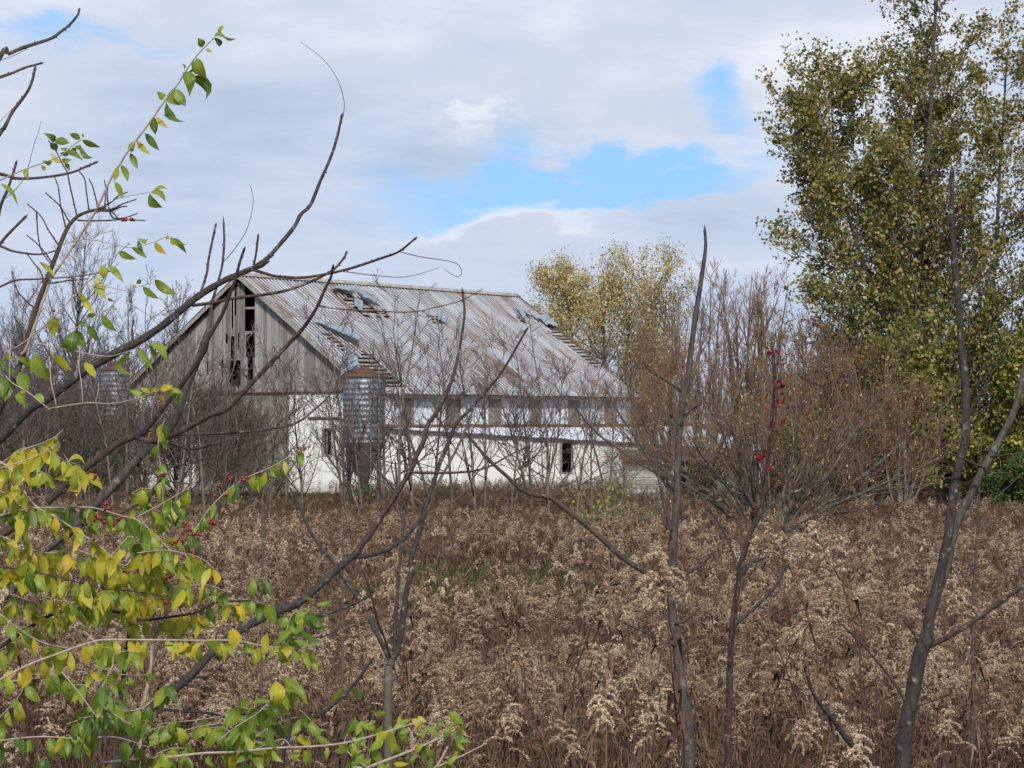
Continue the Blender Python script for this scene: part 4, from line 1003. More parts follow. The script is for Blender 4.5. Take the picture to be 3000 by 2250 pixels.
for sx, tp, d, k, lab in FEAT: put_plant(NEARP[k], sx, tp, 5.2 + (d - 5) * .55, lab, 'goldenrod', 'single goldenrod plants near the camera')
for i, (sx, tp, d) in enumerate([(1180, 1780, 24), (2080, 1700, 26), (2480, 1690, 25), (700, 1700, 23)]):
    put_plant(MIDP[i], sx, tp, d, ['goldenrod head in the field between the forked sapling trunks', 'mid field goldenrod right of the gray stem', 'mid field goldenrod below the twin plumes', 'mid field goldenrod above the lichen limb'][i], 'goldenrod', 'single goldenrod plants in the mid field')
for i, (sx, tp, d) in enumerate([(1450, 1530, 50), (2300, 1540, 48), (620, 1560, 46), (2800, 1560, 47)]):
    put_plant(FARP[i], sx, tp, d, ['far goldenrod below the white wall', 'far goldenrod below the arching shrub', 'far goldenrod below the gable', 'far goldenrod below the maple'][i], 'goldenrod', 'single goldenrod plants in the far field')
for i, (sx, tp, d) in enumerate([(1330, 1475, 66), (2120, 1480, 64), (1500, 1660, 20)]):
    put_plant(BARE[i], sx, tp, d, ['thin brown weed stalk before the white wall', 'thin brown weed stalk before the low shed', 'brown curled leafy weed stalk in the centre of the field'][i], 'weed', 'brown weed stalks')
# the nearest ordinary goldenrods, one object each
rngf = np.random.default_rng(17)
def frx(d, k=.235, m=1.2): return k * d + m
cnt = 0; SPOTS = []
while cnt < 250:
    d = 17.5 + 5.5 * rngf.random(); x = rngf.uniform(-frx(d), frx(d))
    if any((x - a) ** 2 + (d - b) ** 2 < (.2) ** 2 for a, b in SPOTS): continue
    SPOTS.append((x, d)); cnt += 1
    k = rngf.integers(0, 4); src = MIDP[k]
    h = 1.2 * rngf.uniform(.78, 1.12)
    put_plant(src, CX + x / d * F, 0, d, 'brown stemmed goldenrod with tan fluffy head in the crowded front rows of the field', 'goldenrod', 'goldenrods in the front rows of the field', h=h)

# ---------------------------------------------------------------- grass tufts
def tuft(seed, n, h, mt, name, label):
    rng = np.random.default_rng(seed); a = rng.uniform(0, 6.28, n); r = rng.uniform(0, .12, n); b = np.stack([np.cos(a) * r, np.sin(a) * r, np.full(n, -.03)], -1)
    o = np.stack([np.cos(a + rng.normal(0, .8, n)), np.sin(a + rng.normal(0, .8, n)), np.zeros(n)], -1); hh = h * rng.uniform(.5, 1.1, n)
    d = norm(o * .35 + np.array([0, 0, 1])); bend = -.22
    P0, _ = grow(b, d, hh, np.full(n, .003), 5, .08, bend * .6, rng)
    s = np.stack([-o[:, 1], o[:, 0], np.zeros(n)], -1)[:, None] * (np.array([.004, .0045, .004, .003, .0008]) * (1 + 1.2 * (h < .5)))[None, :, None]
    v = np.concatenate([P0 - s, P0 + s], 1); k = np.arange(n)[:, None] * 10
    q = np.concatenate([k + [[i, i + 1, i + 6, i + 5]] for i in range(4)])
    m = MB(); m.add(v.reshape(-1, 3), q); ob = m.build(name, MATS[mt]); tag(ob, label, kind='stuff'); return ob
TU = [tuft(301, 26, .7, 'grass_dry', 'dry_grass', 'dry brown grass between the goldenrods'), tuft(302, 34, .5, 'grass_dry', 'dry_grass', 'short dry grass between the goldenrods'), tuft(303, 60, .32, 'grass_green', 'green_grass', 'short green grass near the gable')]
for o, (x, y) in zip(TU, [(1.5, 16), (-2, 18), (-9, 84)]): o.location = (x, y, float(gz(x, y)))

# ---------------------------------------------------------------- the field as one mass
def scatter(name, label, variants, pts, idx, scl, mats):
    m = MB(); m.v.append(pts); m.n = len(pts)
    o = m.build(name, mats); me = o.data
    for nm, typ, val in (('vi', 'INT', idx), ('scl', 'FLOAT', scl), ('yaw', 'FLOAT', RNG.uniform(0, 6.28, len(pts))), ('tx', 'FLOAT', RNG.normal(0, .17, len(pts))), ('ty', 'FLOAT', RNG.normal(0, .17, len(pts)))):
        a = me.attributes.new(nm, typ, 'POINT'); a.data.foreach_set('value', np.asarray(val, np.int32 if typ == 'INT' else np.float32))
    g = bpy.data.node_groups.new(name + '_scatter', 'GeometryNodeTree')
    g.interface.new_socket('Geometry', in_out='INPUT', socket_type='NodeSocketGeometry'); g.interface.new_socket('Geometry', in_out='OUTPUT', socket_type='NodeSocketGeometry')
    gi = g.nodes.new('NodeGroupInput'); go = g.nodes.new('NodeGroupOutput'); join = g.nodes.new('GeometryNodeJoinGeometry'); g.links.new(join.outputs[0], go.inputs[0])
    def at(n, t):
        a = g.nodes.new('GeometryNodeInputNamedAttribute'); a.data_type = t; a.inputs['Name'].default_value = n
        return [s_ for s_ in a.outputs if s_.enabled][0]
    vi, sc, yaw, tx, ty = at('vi', 'INT'), at('scl', 'FLOAT'), at('yaw', 'FLOAT'), at('tx', 'FLOAT'), at('ty', 'FLOAT')
    cr = g.nodes.new('ShaderNodeCombineXYZ'); g.links.new(tx, cr.inputs[0]); g.links.new(ty, cr.inputs[1]); g.links.new(yaw, cr.inputs[2])
    cs = g.nodes.new('ShaderNodeCombineXYZ')
    for i in range(3): g.links.new(sc, cs.inputs[i])
    for k, objs in enumerate(variants):
        cmp_ = g.nodes.new('FunctionNodeCompare'); cmp_.data_type = 'INT'; cmp_.operation = 'EQUAL'
        ins = [s_ for s_ in cmp_.inputs if s_.enabled]; g.links.new(vi, ins[0]); ins[1].default_value = k
        j = g.nodes.new('GeometryNodeJoinGeometry')
        for ob in objs:
            oi = g.nodes.new('GeometryNodeObjectInfo'); oi.transform_space = 'ORIGINAL'; oi.inputs['Object'].default_value = ob; g.links.new(oi.outputs['Geometry'], j.inputs[0])
        ip = g.nodes.new('GeometryNodeInstanceOnPoints'); g.links.new(gi.outputs[0], ip.inputs['Points']); g.links.new(cmp_.outputs[0], ip.inputs['Selection'])
        g.links.new(j.outputs[0], ip.inputs['Instance']); g.links.new(cr.outputs[0], ip.inputs['Rotation']); g.links.new(cs.outputs[0], ip.inputs['Scale'])
        g.links.new(ip.outputs[0], join.inputs[0])
    md = o.modifiers.new('scatter', 'NODES'); md.node_group = g
    tag(o, label, kind='stuff'); return o
def field_pts(n_per, d0, d1, rng, k=.25, m=2.5):
    area = k * (d1 ** 2 - d0 ** 2) + 2 * m * (d1 - d0); n = int(n_per * area)
    d = np.sqrt(rng.uniform(0, 1, n * 3) * (d1 ** 2 - d0 ** 2) + d0 ** 2); wmax = k * d1 + m; x = rng.uniform(-1, 1, n * 3) * (k * d1 + m)
    x = rng.uniform(-1, 1, n * 3) * (k * d + m)
    return x[:n], d[:n]
HT = lambda d: np.interp(d, [5, 12, 20, 30, 45, 56, 66, 76, 84, 92], [1.12, 1.12, 1.12, 1.1, 1.04, .98, .88, .78, .74, .72])
def patches(x, y, s, ph): return np.sin(x * s + ph) * np.cos(y * s * .8 + ph * 2) + .6 * np.sin(x * s * 2.3 + y * s * 1.7 + ph) + .4 * np.sin(x * s * 5.1 - y * s * 3.3)
kd = lambda o: KIDS[o.name]
def build_field():
    rng = np.random.default_rng(404)
    V = [kd(o) for o in MIDP] + [kd(o) for o in FARP] + [kd(o) for o in BARE] 
    X = []; Y = []; I = []; S = []
    def layer(n, d0, d1, ks, hf=1.0):
        x, d = field_pts(n, d0, d1, rng); pa = patches(x, d, .22, 1.7)
        green = (np.abs(x + 9.5 + rng.normal(0, .8, len(x))) < 3.0) & (d > 75 + rng.normal(0, 1, len(x))) & (rng.random(len(x)) < .85)      # green strip by the gable
        g2 = ((x + .6) / 2.2) ** 2 + ((d - 44) / 7) ** 2 < rng.uniform(.5, 1.3, len(x))
        keep = ~green & ~(g2 & (rng.random(len(x)) < .75)) & (rng.random(len(x)) < np.clip(.86 + .22 * pa, .3, 1))
        bl = np.stack([(x - BA[0]) * G[0] + (d - BA[1]) * G[1], (x - BA[0]) * RD[0] + (d - BA[1]) * RD[1]], -1)
        keep &= ~((bl[:, 1] > -.3) & (bl[:, 0] > -8) & (bl[:, 0] < 7.4 + .2 * bl[:, 1])) & ~((x > 4.1) & (x < 9.7) & (d > 91.2) & (d < 96))
        x, d = x[keep], d[keep]; pa = pa[keep]
        k = rng.choice(ks, len(x)); h = HT(d) * np.where(rng.random(len(x)) < .06, 1.22, rng.uniform(.55, 1.08, len(x))) * hf * (1 + .09 * pa)
        # brown headless weeds take over towards the buildings
        far = rng.random(len(x)) < np.interp(d, [10, 52, 66, 80], [.34, .36, .6, .7]) + .12 * (pa < -.6)
        k = np.where(far, np.where(d > 25, rng.choice([8, 9], len(x)), 10), k)
        hn = np.array([1.15] * 4 + [1.1] * 4 + [1.0] * 3)[k]
        X.append(x); Y.append(d); I.append(k); S.append(h / hn)
    layer(15, 18.5, 31, [0, 1, 2, 3]); layer(1.2, 9, 18.5, [0, 1, 2, 3], .9); layer(13, 30, 56, [4, 5, 6, 7]); layer(12, 56, 97, [4, 5, 6, 7])
    x = np.concatenate(X); y = np.concatenate(Y); pts = np.stack([x, y, gz(x, y)], -1)
    scatter('dead_weed_field', 'sea of dead brown goldenrod and weeds running back to the barn', V, pts, np.concatenate(I), np.concatenate(S), [MATS['dry_stem'], MATS['dry_leaf'], MATS['fluff']])
    # grass under it
    x, d = field_pts(12, 6, 40, rng); x2, d2 = field_pts(7, 40, 95, rng); x = np.concatenate([x, x2]); d = np.concatenate([d, d2]); 
    green = ((np.abs(x + 9.5) < 3.8) & (d > 67)) | (((x + .6) / 2.6) ** 2 + ((d - 44) / 8) ** 2 < 1) | (rng.random(len(x)) < np.clip(.10 + .1 * patches(x, d, .3, .4), 0, .3))
    k = np.where(green, 2, rng.integers(0, 2, len(x))); s = rng.uniform(.7, 1.3, len(x)) * np.where(green & (d < 60), 1.35, 1) * np.interp(d, [5, 50, 80], [1, 1, .75])
    scatter('undergrowth', 'dry and green grass growing under the goldenrods', [[o] for o in TU], np.stack([x, d, gz(x, d)], -1), k, s, [MATS['grass_dry'], MATS['grass_green']])
build_field()
for a in [(1768, 60, 1345, 501, 'small sapling with yellow green leaves before the white wall', 'lime_leaf', 260, .5, .10), (1800, 58, 1400, 502, 'lower yellow green sprout left of the low shed', 'lime_leaf', 200, .6, .10), (1905, 62, 1430, 503, 'thin yellow green sprout before the low shed', 'lime_leaf', 90, .4, .08),
          (1865, 46, 1550, 504, 'yellow green sprout in the weeds below the shed', 'lime_leaf', 90, .6, .07), (1690, 50, 1470, 505, 'yellow leaved sprout below the open window', 'lime_leaf', 80, .5, .07)]:
    leafy_bush(*a, cat='sapling', name='leafy_sprout')
def teasel():
    for i, (sx, sy, d) in enumerate([(2133, 1562, 30), (2112, 1578, 30.5), (2098, 1584, 31)]):
        x = (sx - CX) / F * d; zg = float(gz(x, d)); H = EYE - (sy - HY) / F * d - zg
        r = tree_thing('teasel', ['tallest dark teasel head right of the gray stem', 'middle dark teasel head of the three', 'lowest dark teasel head of the three'][i], 'teasel', (x, d, zg), 'dark teasel heads in the field')
        m = MB(); m.line([(0, 0, -.1), (.02, 0, H * .5), (0, 0, H)], .006, 5); m.build('stem', MATS['dry_stem'], r)
        m = MB(); m.line([(0, 0, H - .01), (0, 0, H + .03), (0, 0, H + .07)], (.012, .026, .006), 9); m.build('head', MATS['bark_brown'], r)
teasel()

# ================================================================ foreground limbs, traced in the photo and given depth and thickness
def S3(pts, d0, d1=None):
    n = len(pts); d1 = d0 if d1 is None else d1; ds = np.linspace(d0, d1, n)
    return np.array([P(a, b, dd) for (a, b), dd in zip(pts, ds)])
def branch(mb, pts, r, d0, d1=None, sides=7, mat=0, buds=0, rng=None, wob=.07):
    """r in photo pixels (radius) start,end"""
    rng = rng or RNG; d1 = d0 if d1 is None else d1; q3 = S3(pts, d0, d1)
    rr = [(r if np.isscalar(r) else np.interp(k / (len(pts) - 1), np.linspace(0, 1, len(r)), r)) / F * (d0 + (d1 - d0) * k / (len(pts) - 1)) for k in range(len(pts))]
    if r if np.isscalar(r) else max(r) > 1.5: q3[1:-1] += rng.normal(0, 1, (len(q3) - 2, 3)) * np.array(rr)[1:-1, None] * .22
    q = mb.line(q3, rr, sides, mat, 5, wob, rng)
    if buds:
        L_ = len(q); ii = rng.choice(np.arange(1, L_ - 1), min(buds, L_ - 2), replace=False)
        t = norm(q[ii + 1] - q[ii]); s_ = norm(np.cross(t, norm(rng.normal(0, 1, (len(ii), 3)))))
        rb = np.interp(ii / (L_ - 1), np.linspace(0, 1, len(rr)), rr)
        bz = np.minimum(rb, 3.6 / F * d0)[:, None]
        a = q[ii] + s_ * (rb[:, None] - .3 * bz); b = q[ii] + s_ * (rb[:, None] + .7 * bz) + t * bz * 1.5
        mid = q[ii] + s_ * (rb[:, None] + .3 * bz) + t * bz * .5; bz = bz[:, 0]
        mb.tubes(np.stack([a, mid, b], 1), np.stack([bz * .6, bz * .5, bz * .12], 1), 5, mat)
        e = q[-1]; te = norm(q[-1] - q[-2]); mb.tubes(np.array([[e - te * rb.mean() * .3, e + te * rb.mean() * 1.5, e + te * rb.mean() * 3.4]]), np.array([[rr[-1], rr[-1] * 1.25, rr[-1] * .2]]), 6, mat)
    return q
def limb_thing(name, label, cat, foot, d, group=None):
    x = (foot - CX) / F * d; r = tree_thing(name, label, cat, (x, d, float(gz(x, d))), group); return r, np.array([x, d, float(gz(x, d))])
def fore_left():
    rng = np.random.default_rng(31); D = 6.0
    root, O = limb_thing('leaning_tree', 'leafless young tree leaning in from the left with long curved limbs over the barn', 'tree', -420, D)
    trunk = MB(); branch(trunk, [(-430, 4000), (-425, 2800), (-400, 1900), (-330, 1500)], (50, 34), D, D, 10, 0)
    trunk.build('trunk', MATS['bark_dark'], root, True, O)
    def limb(name, mt, *bs):
        m = MB()
        for (pts, r, dd, buds) in bs: branch(m, pts, r, D + dd[0], D + dd[1], 8, 0, buds, rng)
        return m.build(name, MATS[mt], root, True, O)
    limb('limb', 'bark_dark',
        ([(-340, 1560), (-150, 1400), (0, 1283), (83, 1200), (145, 1168), (253, 1085), (362, 1023), (401, 1003), (470, 954), (542, 897), (586, 866), (651, 824), (687, 808), (745, 784)], (22, 13, 11, 8), (0, 0), 10))
    limb('limb', 'bark_red',
        ([(738, 788), (780, 756), (812, 723), (859, 665), (881, 629), (910, 600), (938, 530), (966, 468), (985, 410), (1000, 346)], (7, 3.6), (0, .1), 16),
        ([(586, 864), (604, 802), (611, 755), (631, 664)], (4.2, 3.2), (0, .05), 7), ([(742, 782), (749, 745), (756, 694)], (3.4, 3), (0, 0), 5), ([(392, 1003), (385, 983), (387, 965), (389, 946)], (3.8, 2), (0, 0), 3),
        ([(740, 790), (770, 800), (808, 809), (881, 813), (953, 804), (1033, 784), (1120, 755), (1170, 736), (1213, 702)], (4.8, 3.2), (0, -.15), 14),
        ([(564, 895), (615, 886), (687, 875), (787, 862), (852, 846), (924, 817), (968, 797), (986, 781), (1007, 755), (1014, 742)], (5, 3.2), (0, .15), 14))
    limb('tendril', 'bark_twig',
        ([(1001, 352), (1007, 330), (1007, 290), (987, 230), (949, 176), (881, 122)], (1.3, .7), (.1, .1), 0),
        ([(1172, 738), (1236, 753), (1315, 765), (1344, 777), (1353, 799), (1342, 810), (1322, 803), (1302, 788)], (1.4, .9), (-.15, -.2), 0),
        ([(1005, 795), (1098, 807), (1170, 812), (1224, 804), (1286, 784)], (1.4, .8), (0, 0), 0),
        ([(656, 766), (687, 730), (723, 672), (741, 600), (738, 560), (731, 540)], (1.3, .7), (.3, .3), 0),
        ([(0, 176), (36, 165), (75, 146)], (1.2, .8), (0, 0), 0), ([(83, 490), (101, 420), (112, 390), (120, 355)], (1, .6), (0, 0), 0), ([(0, 356), (20, 335), (40, 315)], (1, .6), (0, 0), 0),
        ([(4, 590), (40, 560), (66, 530), (85, 490)], (1.3, .8), (0, 0), 0))
    limb('limb', 'bark_gray',
        ([(-330, 2050), (-120, 1850), (20, 1740), (137, 1620), (217, 1547), (311, 1450), (376, 1381), (434, 1312), (485, 1265), (521, 1218), (545, 1142), (575, 1065), (600, 1000), (615, 954), (622, 889), (637, 835), (651, 774), (656, 708), (656, 674)], (16, 14, 12, 10, 4, 3), (.3, .4), 14),
        ([(400, 1360), (450, 1385), (500, 1410), (560, 1418)], (4, 2), (.35, .35), 3))
    limb('limb', 'bark_brown',
        ([(-360, 1800), (-160, 1650), (60, 1530), (195, 1421), (271, 1356), (343, 1301), (400, 1277)], (17, 12, 9), (-.1, -.1), 6))
    limb('limb', 'bark_red',
        ([(396, 1282), (427, 1258), (470, 1205), (499, 1164), (524, 1135), (579, 1063), (600, 1027), (615, 991), (644, 933), (658, 904), (673, 860), (687, 824), (696, 795), (703, 763), (712, 740)], (8, 6, 3.6), (-.1, -.2), 22),
        ([(396, 1279), (436, 1291), (477, 1287), (543, 1258), (615, 1219), (662, 1201), (723, 1142), (787, 1070), (845, 1005), (881, 969), (903, 936), (931, 893), (950, 850), (968, 813), (974, 790)], (8.5, 7, 3.4), (-.1, -.3), 24),
        ([(931, 895), (989, 904), (1098, 912), (1206, 914), (1279, 900), (1351, 880), (1411, 848)], (2.2, 1.2), (-.27, -.3), 4),
        ([(490, 1284), (524, 1274), (615, 1270), (723, 1265), (800, 1256), (848, 1247), (887, 1229), (920, 1200), (953, 1171), (989, 1128), (1007, 1103)], (4.2, 2), (-.1, 0), 12),
        ([(470, 1290), (500, 1298), (557, 1316), (615, 1305), (669, 1287), (694, 1276)], (4.2, 2.2), (-.1, 0), 8),
        ([(495, 1368), (557, 1357), (630, 1335)], (2.6, 1.5), (.1, .1), 3))
    for nm, b in (('limb', ([(-330, 900), (-150, 480), (0, 166), (22, 159), (72, 139), (145, 116), (174, 94), (206, 72), (226, 47), (231, 33)], (9, 5, 3.4), (.1, .2), 10)), ('limb', ([(-260, 500), (-100, 260), (0, 224), (36, 215), (72, 199), (114, 187)], (6, 3), (0, 0), 6)),
                  ('limb', ([(-250, 800), (-80, 520), (0, 393), (15, 372), (36, 329), (58, 300), (80, 268), (94, 235), (101, 208)], (8, 5, 4), (0, 0), 12)), ('limb', ([(-260, 650), (-100, 500), (0, 512), (54, 521), (127, 519), (203, 506), (253, 488), (276, 478)], (6, 4, 3.2), (.1, .1), 10)),
                  ('limb', ([(-120, 900), (-30, 720), (4, 600), (22, 557), (40, 506), (46, 482)], (5, 3.6), (.2, .2), 6)), ('limb', ([(-120, 860), (-40, 770), (0, 719), (25, 687), (69, 641)], (6, 3.8), (0, 0), 6)),
                  ('limb', ([(-200, 760), (-60, 700), (0, 721), (36, 734), (90, 743), (123, 745), (156, 736)], (4.4, 2.2), (0, 0), 4)), ('limb', ([(-200, 1000), (-60, 870), (0, 839), (47, 821), (108, 817), (217, 810), (325, 795)], (4.4, 1.4), (0, 0), 4))):
        limb(nm, 'bark_gray', b)
    m = MB(); branch(m, [(-340, 1560), (-350, 1200), (-330, 900), (-260, 560), (-240, 380)], (26, 14), D, D, 8); m.build('upper_trunk', MATS['bark_dark'], root, True, O)
fore_left()
def fallen_limb():
    rng = np.random.default_rng(32); D = 6.6
    root, O = limb_thing('lichen_limb', 'long dark limb with pale lichen rising from the lower left toward the centre', 'sapling', 330, D - .4)
    m = MB()
    branch(m, [(120, 3800), (200, 3000), (300, 2350), (398, 2116), (441, 2080), (542, 1989), (615, 1917), (658, 1881), (723, 1834), (800, 1798), (869, 1766), (927, 1719), (1003, 1657), (1035, 1627)], (22, 13, 12, 10), D - .4, D, 10, 0, 6, rng)
    m.build('trunk', MATS['bark_dark'], root, True, O)
    def limb(*bs, mt='bark_dark'):
        m = MB()
        for (pts, r, buds) in bs: branch(m, pts, r, D, D + .1, 8, 0, buds, rng)
        m.build('limb', MATS[mt], root, True, O)
    limb(([(1030, 1632), (1050, 1609), (1090, 1554), (1133, 1486), (1177, 1421), (1202, 1374), (1217, 1337), (1238, 1294), (1256, 1247), (1282, 1200), (1315, 1132), (1329, 1092), (1340, 1048), (1351, 998), (1362, 918), (1356, 862)], (9, 7, 3.2), 22),
         ([(1200, 1384), (1292, 1386), (1383, 1379), (1437, 1363), (1491, 1334), (1546, 1308)], (4, 2), 8), ([(1384, 1379), (1410, 1395), (1430, 1401)], (2, 1), 1), mt='bark_red')
    limb(([(1028, 1634), (1075, 1627), (1130, 1609), (1184, 1576), (1227, 1529), (1243, 1506)], (7, 5), 6))
    limb(([(441, 2082), (459, 2076), (524, 2082), (597, 2087), (651, 2098)], (6, 3), 5), ([(524, 2015), (564, 1986), (608, 1982), (651, 1946), (669, 1924)], (5, 3), 3),
         ([(800, 1802), (866, 1816), (953, 1798), (1039, 1769), (1086, 1744)], (5, 3), 6), ([(793, 1812), (877, 1853), (938, 1867), (1003, 1838), (1036, 1809)], (3, 1.6), 3), mt='bark_dark')
fallen_limb()
def forked_sapling():
    rng = np.random.default_rng(33); D = 9.0
    root, O = limb_thing('forked_sapling', 'forked sapling with thin dark stems fanning from one low trunk in the centre', 'sapling', 1135, D)
    m = MB(); branch(m, [(1132, 3600), (1135, 2600), (1137, 2026), (1144, 1957), (1151, 1918)], (15, 12), D, D, 10, 0, 0, rng, .12); m.build('trunk', MATS['bark_green'], root, True, O)
    def limb(*bs, mt='bark_gray'):
        for (pts, r, dd, buds) in bs:
            m = MB(); branch(m, pts, r, D, D + dd, 8, 0, buds, rng); m.build('stem', MATS[mt], root, True, O)
    limb(([(1144, 1950), (1137, 1925), (1104, 1860), (1068, 1791), (1039, 1740), (1010, 1693), (996, 1675), (967, 1634), (924, 1580), (895, 1525), (873, 1475), (855, 1439)], (8, 6, 3), .5, 8),
         ([(1148, 1940), (1126, 1867), (1108, 1824), (1090, 1751), (1068, 1683)], (4, 2.4), -.2, 4),
         ([(1156, 1930), (1159, 1831), (1162, 1740), (1166, 1697), (1175, 1600), (1180, 1525), (1166, 1464), (1159, 1366)], (6, 5, 3), .3, 6),
         ([(1154, 1930), (1166, 1903), (1180, 1824), (1189, 1740), (1202, 1668), (1206, 1634), (1231, 1551), (1249, 1482), (1264, 1435), (1285, 1359), (1311, 1301), (1336, 1243), (1379, 1200), (1403, 1168), (1468, 1093), (1538, 974)], (9, 8, 6, 3), .2, 20), mt='bark_dark')
    m = MB()
    for pts, r, b in [([(924, 1585), (884, 1583), (851, 1562), (804, 1525)], (3, 1.6), 3), ([(1250, 1478), (1271, 1439), (1292, 1395), (1314, 1359), (1343, 1308), (1365, 1258), (1385, 1200), (1403, 1130)], (5, 3), 10),
                   ([(1245, 1482), (1184, 1439), (1133, 1403), (1090, 1350), (1068, 1323)], (3, 1.5), 4), ([(1252, 1504), (1292, 1489), (1347, 1453), (1386, 1395)], (2.4, 1.2), 3), ([(1251, 1516), (1248, 1570), (1245, 1608), (1236, 1620)], (2, 1.6), 1),
                   ([(1300, 1618), (1350, 1590), (1400, 1540), (1430, 1480)], (2, 1), 2), ([(1400, 1540), (1450, 1525), (1485, 1515)], (1.4, .8), 1)]:
        branch(m, pts, r, D + .1, D + .15, 6, 0, b, rng)
    m.build('twigs', MATS['bark_twig'], root, True, O)
forked_sapling()
def gray_stem():
    rng = np.random.default_rng(34); D = 8.0
    root, O = limb_thing('gray_stem_sapling', 'tall straight gray stem with one long limb reaching left across the white wall', 'sapling', 2030, D)
    m = MB(); branch(m, [(2060, 3800), (2040, 2800), (2020, 2250), (2009, 2078), (1994, 1980), (1983, 1867), (1972, 1800), (1965, 1717), (1970, 1652), (1974, 1562), (1981, 1489), (1983, 1417), (1987, 1345), (1992, 1272), (2001, 1211), (2005, 1153), (2016, 1099), (2025, 1034), (2034, 944), (2045, 875), (2054, 803), (2063, 756), (2067, 716), (2066, 692)], (19, 15, 12, 9, 8, 4), D, D + .1, 10, 0, 22, rng)
    m.build('trunk', MATS['bark_gray'], root, True, O)
    for (pts, r, b, mt) in [([(1956, 1724), (1892, 1681), (1820, 1630), (1766, 1576), (1712, 1533), (1657, 1489), (1610, 1457), (1567, 1451), (1524, 1431), (1487, 1395), (1451, 1366), (1422, 1337), (1397, 1305), (1376, 1280)], (8.5, 7, 3.2), 14, 'bark_brown'),
                   ([(1968, 1560), (1947, 1482), (1932, 1410), (1923, 1384), (1874, 1359), (1820, 1319), (1766, 1283), (1730, 1247), (1690, 1200)], (5.5, 4, 2.4), 12, 'bark_gray'),
                   ([(1923, 1384), (1885, 1316), (1849, 1265), (1806, 1200), (1780, 1150)], (3.4, 2), 6, 'bark_gray'), ([(1923, 1386), (1921, 1327), (1921, 1236)], (3.4, 2.4), 4, 'bark_gray'), ([(1924, 1345), (1945, 1310), (1968, 1280)], (1.8, 1.2), 1, 'bark_gray'),
                   ([(1974, 1709), (2012, 1681), (2055, 1656), (2084, 1625)], (5.5, 3), 6, 'bark_brown'), ([(1998, 1146), (1954, 1117), (1925, 1099), (1900, 1081), (1888, 1066)], (4.5, 2.6), 5, 'bark_red'),
                   ([(1999, 1218), (2020, 1201), (2043, 1187)], (5, 4), 4, 'bark_red'), ([(1978, 1826), (2009, 1818), (2043, 1787)], (4.5, 3), 3, 'bark_brown'), ([(1980, 1890), (1949, 1882), (1900, 1859), (1835, 1828)], (4.5, 2.4), 5, 'bark_dark')]:
        m = MB(); branch(m, pts, r, D, D, 8, 0, b, rng); m.build('limb', MATS[mt], root, True, O)
gray_stem()
def vine_stem():
    rng = np.random.default_rng(35); D = 9.2
    root, O = limb_thing('thin_stem_sapling', 'thin reddish gray stem carrying a scarlet creeper right of the tall gray stem', 'sapling', 2130, D)
    m = MB(); branch(m, [(2120, 3600), (2128, 2600), (2137, 1987), (2149, 1829), (2160, 1723), (2167, 1656), (2201, 1558), (2224, 1505), (2243, 1407), (2254, 1301), (2269, 1151), (2265, 1048)], (12, 9, 8, 6.5, 4), D, D, 9, 0, 16, rng); m.build('trunk', MATS['bark_red'], root, True, O)
    for (pts, r, b) in [([(2150, 1833), (2224, 1769), (2277, 1708), (2296, 1656), (2296, 1588), (2303, 1490), (2311, 1377), (2330, 1280), (2345, 1180)], (5.4, 4, 2.6), 8), ([(2162, 1668), (2134, 1588), (2103, 1528), (2073, 1482), (2039, 1430)], (4.2, 2.6), 6),
                      ([(2222, 1508), (2270, 1475), (2322, 1445), (2380, 1418), (2430, 1390)], (4, 2), 6), ([(2224, 1503), (2194, 1452), (2179, 1362), (2172, 1300)], (3.6, 2.2), 5), ([(2168, 1690), (2247, 1603), (2322, 1550), (2367, 1520), (2440, 1470)], (4, 2), 6),
                      ([(2168, 1660), (2230, 1640), (2276, 1600)], (2.4, 1.4), 2)]:
        m = MB(); branch(m, pts, r, D, D + .2, 7, 0, b, rng); m.build('limb', MATS['bark_dark'], root, True, O)
    # creeper
    r2 = tree_thing('red_creeper', 'scarlet creeper leaves climbing the thin stem', 'vine', tuple(O))
    m = MB(); branch(m, [(2140, 1960), (2160, 1800), (2172, 1650), (2215, 1530), (2236, 1440), (2262, 1300), (2278, 1150), (2268, 1040), (2262, 1010)], (1.8, 1.2), D - .07, D - .07, 5, 0, 0, rng); m.build('vine_stem', MATS['bark_red'], r2, True, O)
    C = lambda x, y: (1900 + x / 1.327, 1000 + y / 1.327)
    ml = MB(); cen = [(485, 30, 1.3), (488, 45, 1.2), (505, 62, 1.5), (500, 100, 1), (515, 150, 1.8), (512, 172, 1.5), (505, 190, 1.2), (460, 220, 1.2), (463, 250, .8), (500, 240, 1.7), (455, 290, 1), (500, 325, 1.6), (470, 352, 1), (466, 385, .8), (410, 405, .7), (440, 455, 1.9), (462, 458, 2.0), (452, 520, .8), (438, 575, .9), (425, 640, 1.2), (420, 670, 1), (500, 352, .8)]
    pts = []; sz = []
    for (a, b, k) in cen:
        n = 5; ap = rng.uniform(0, 6.28)
        for q in range(n): pts.append(P(*C(a, b), D - .09) + rng.normal(0, .012, 3)); sz.append(.019 * k)
    leaf_quads(ml, np.array(pts), np.array(sz), rng, 0, .5); ml.build('leaves', MATS['red_leaf'], r2, True, O)
vine_stem()
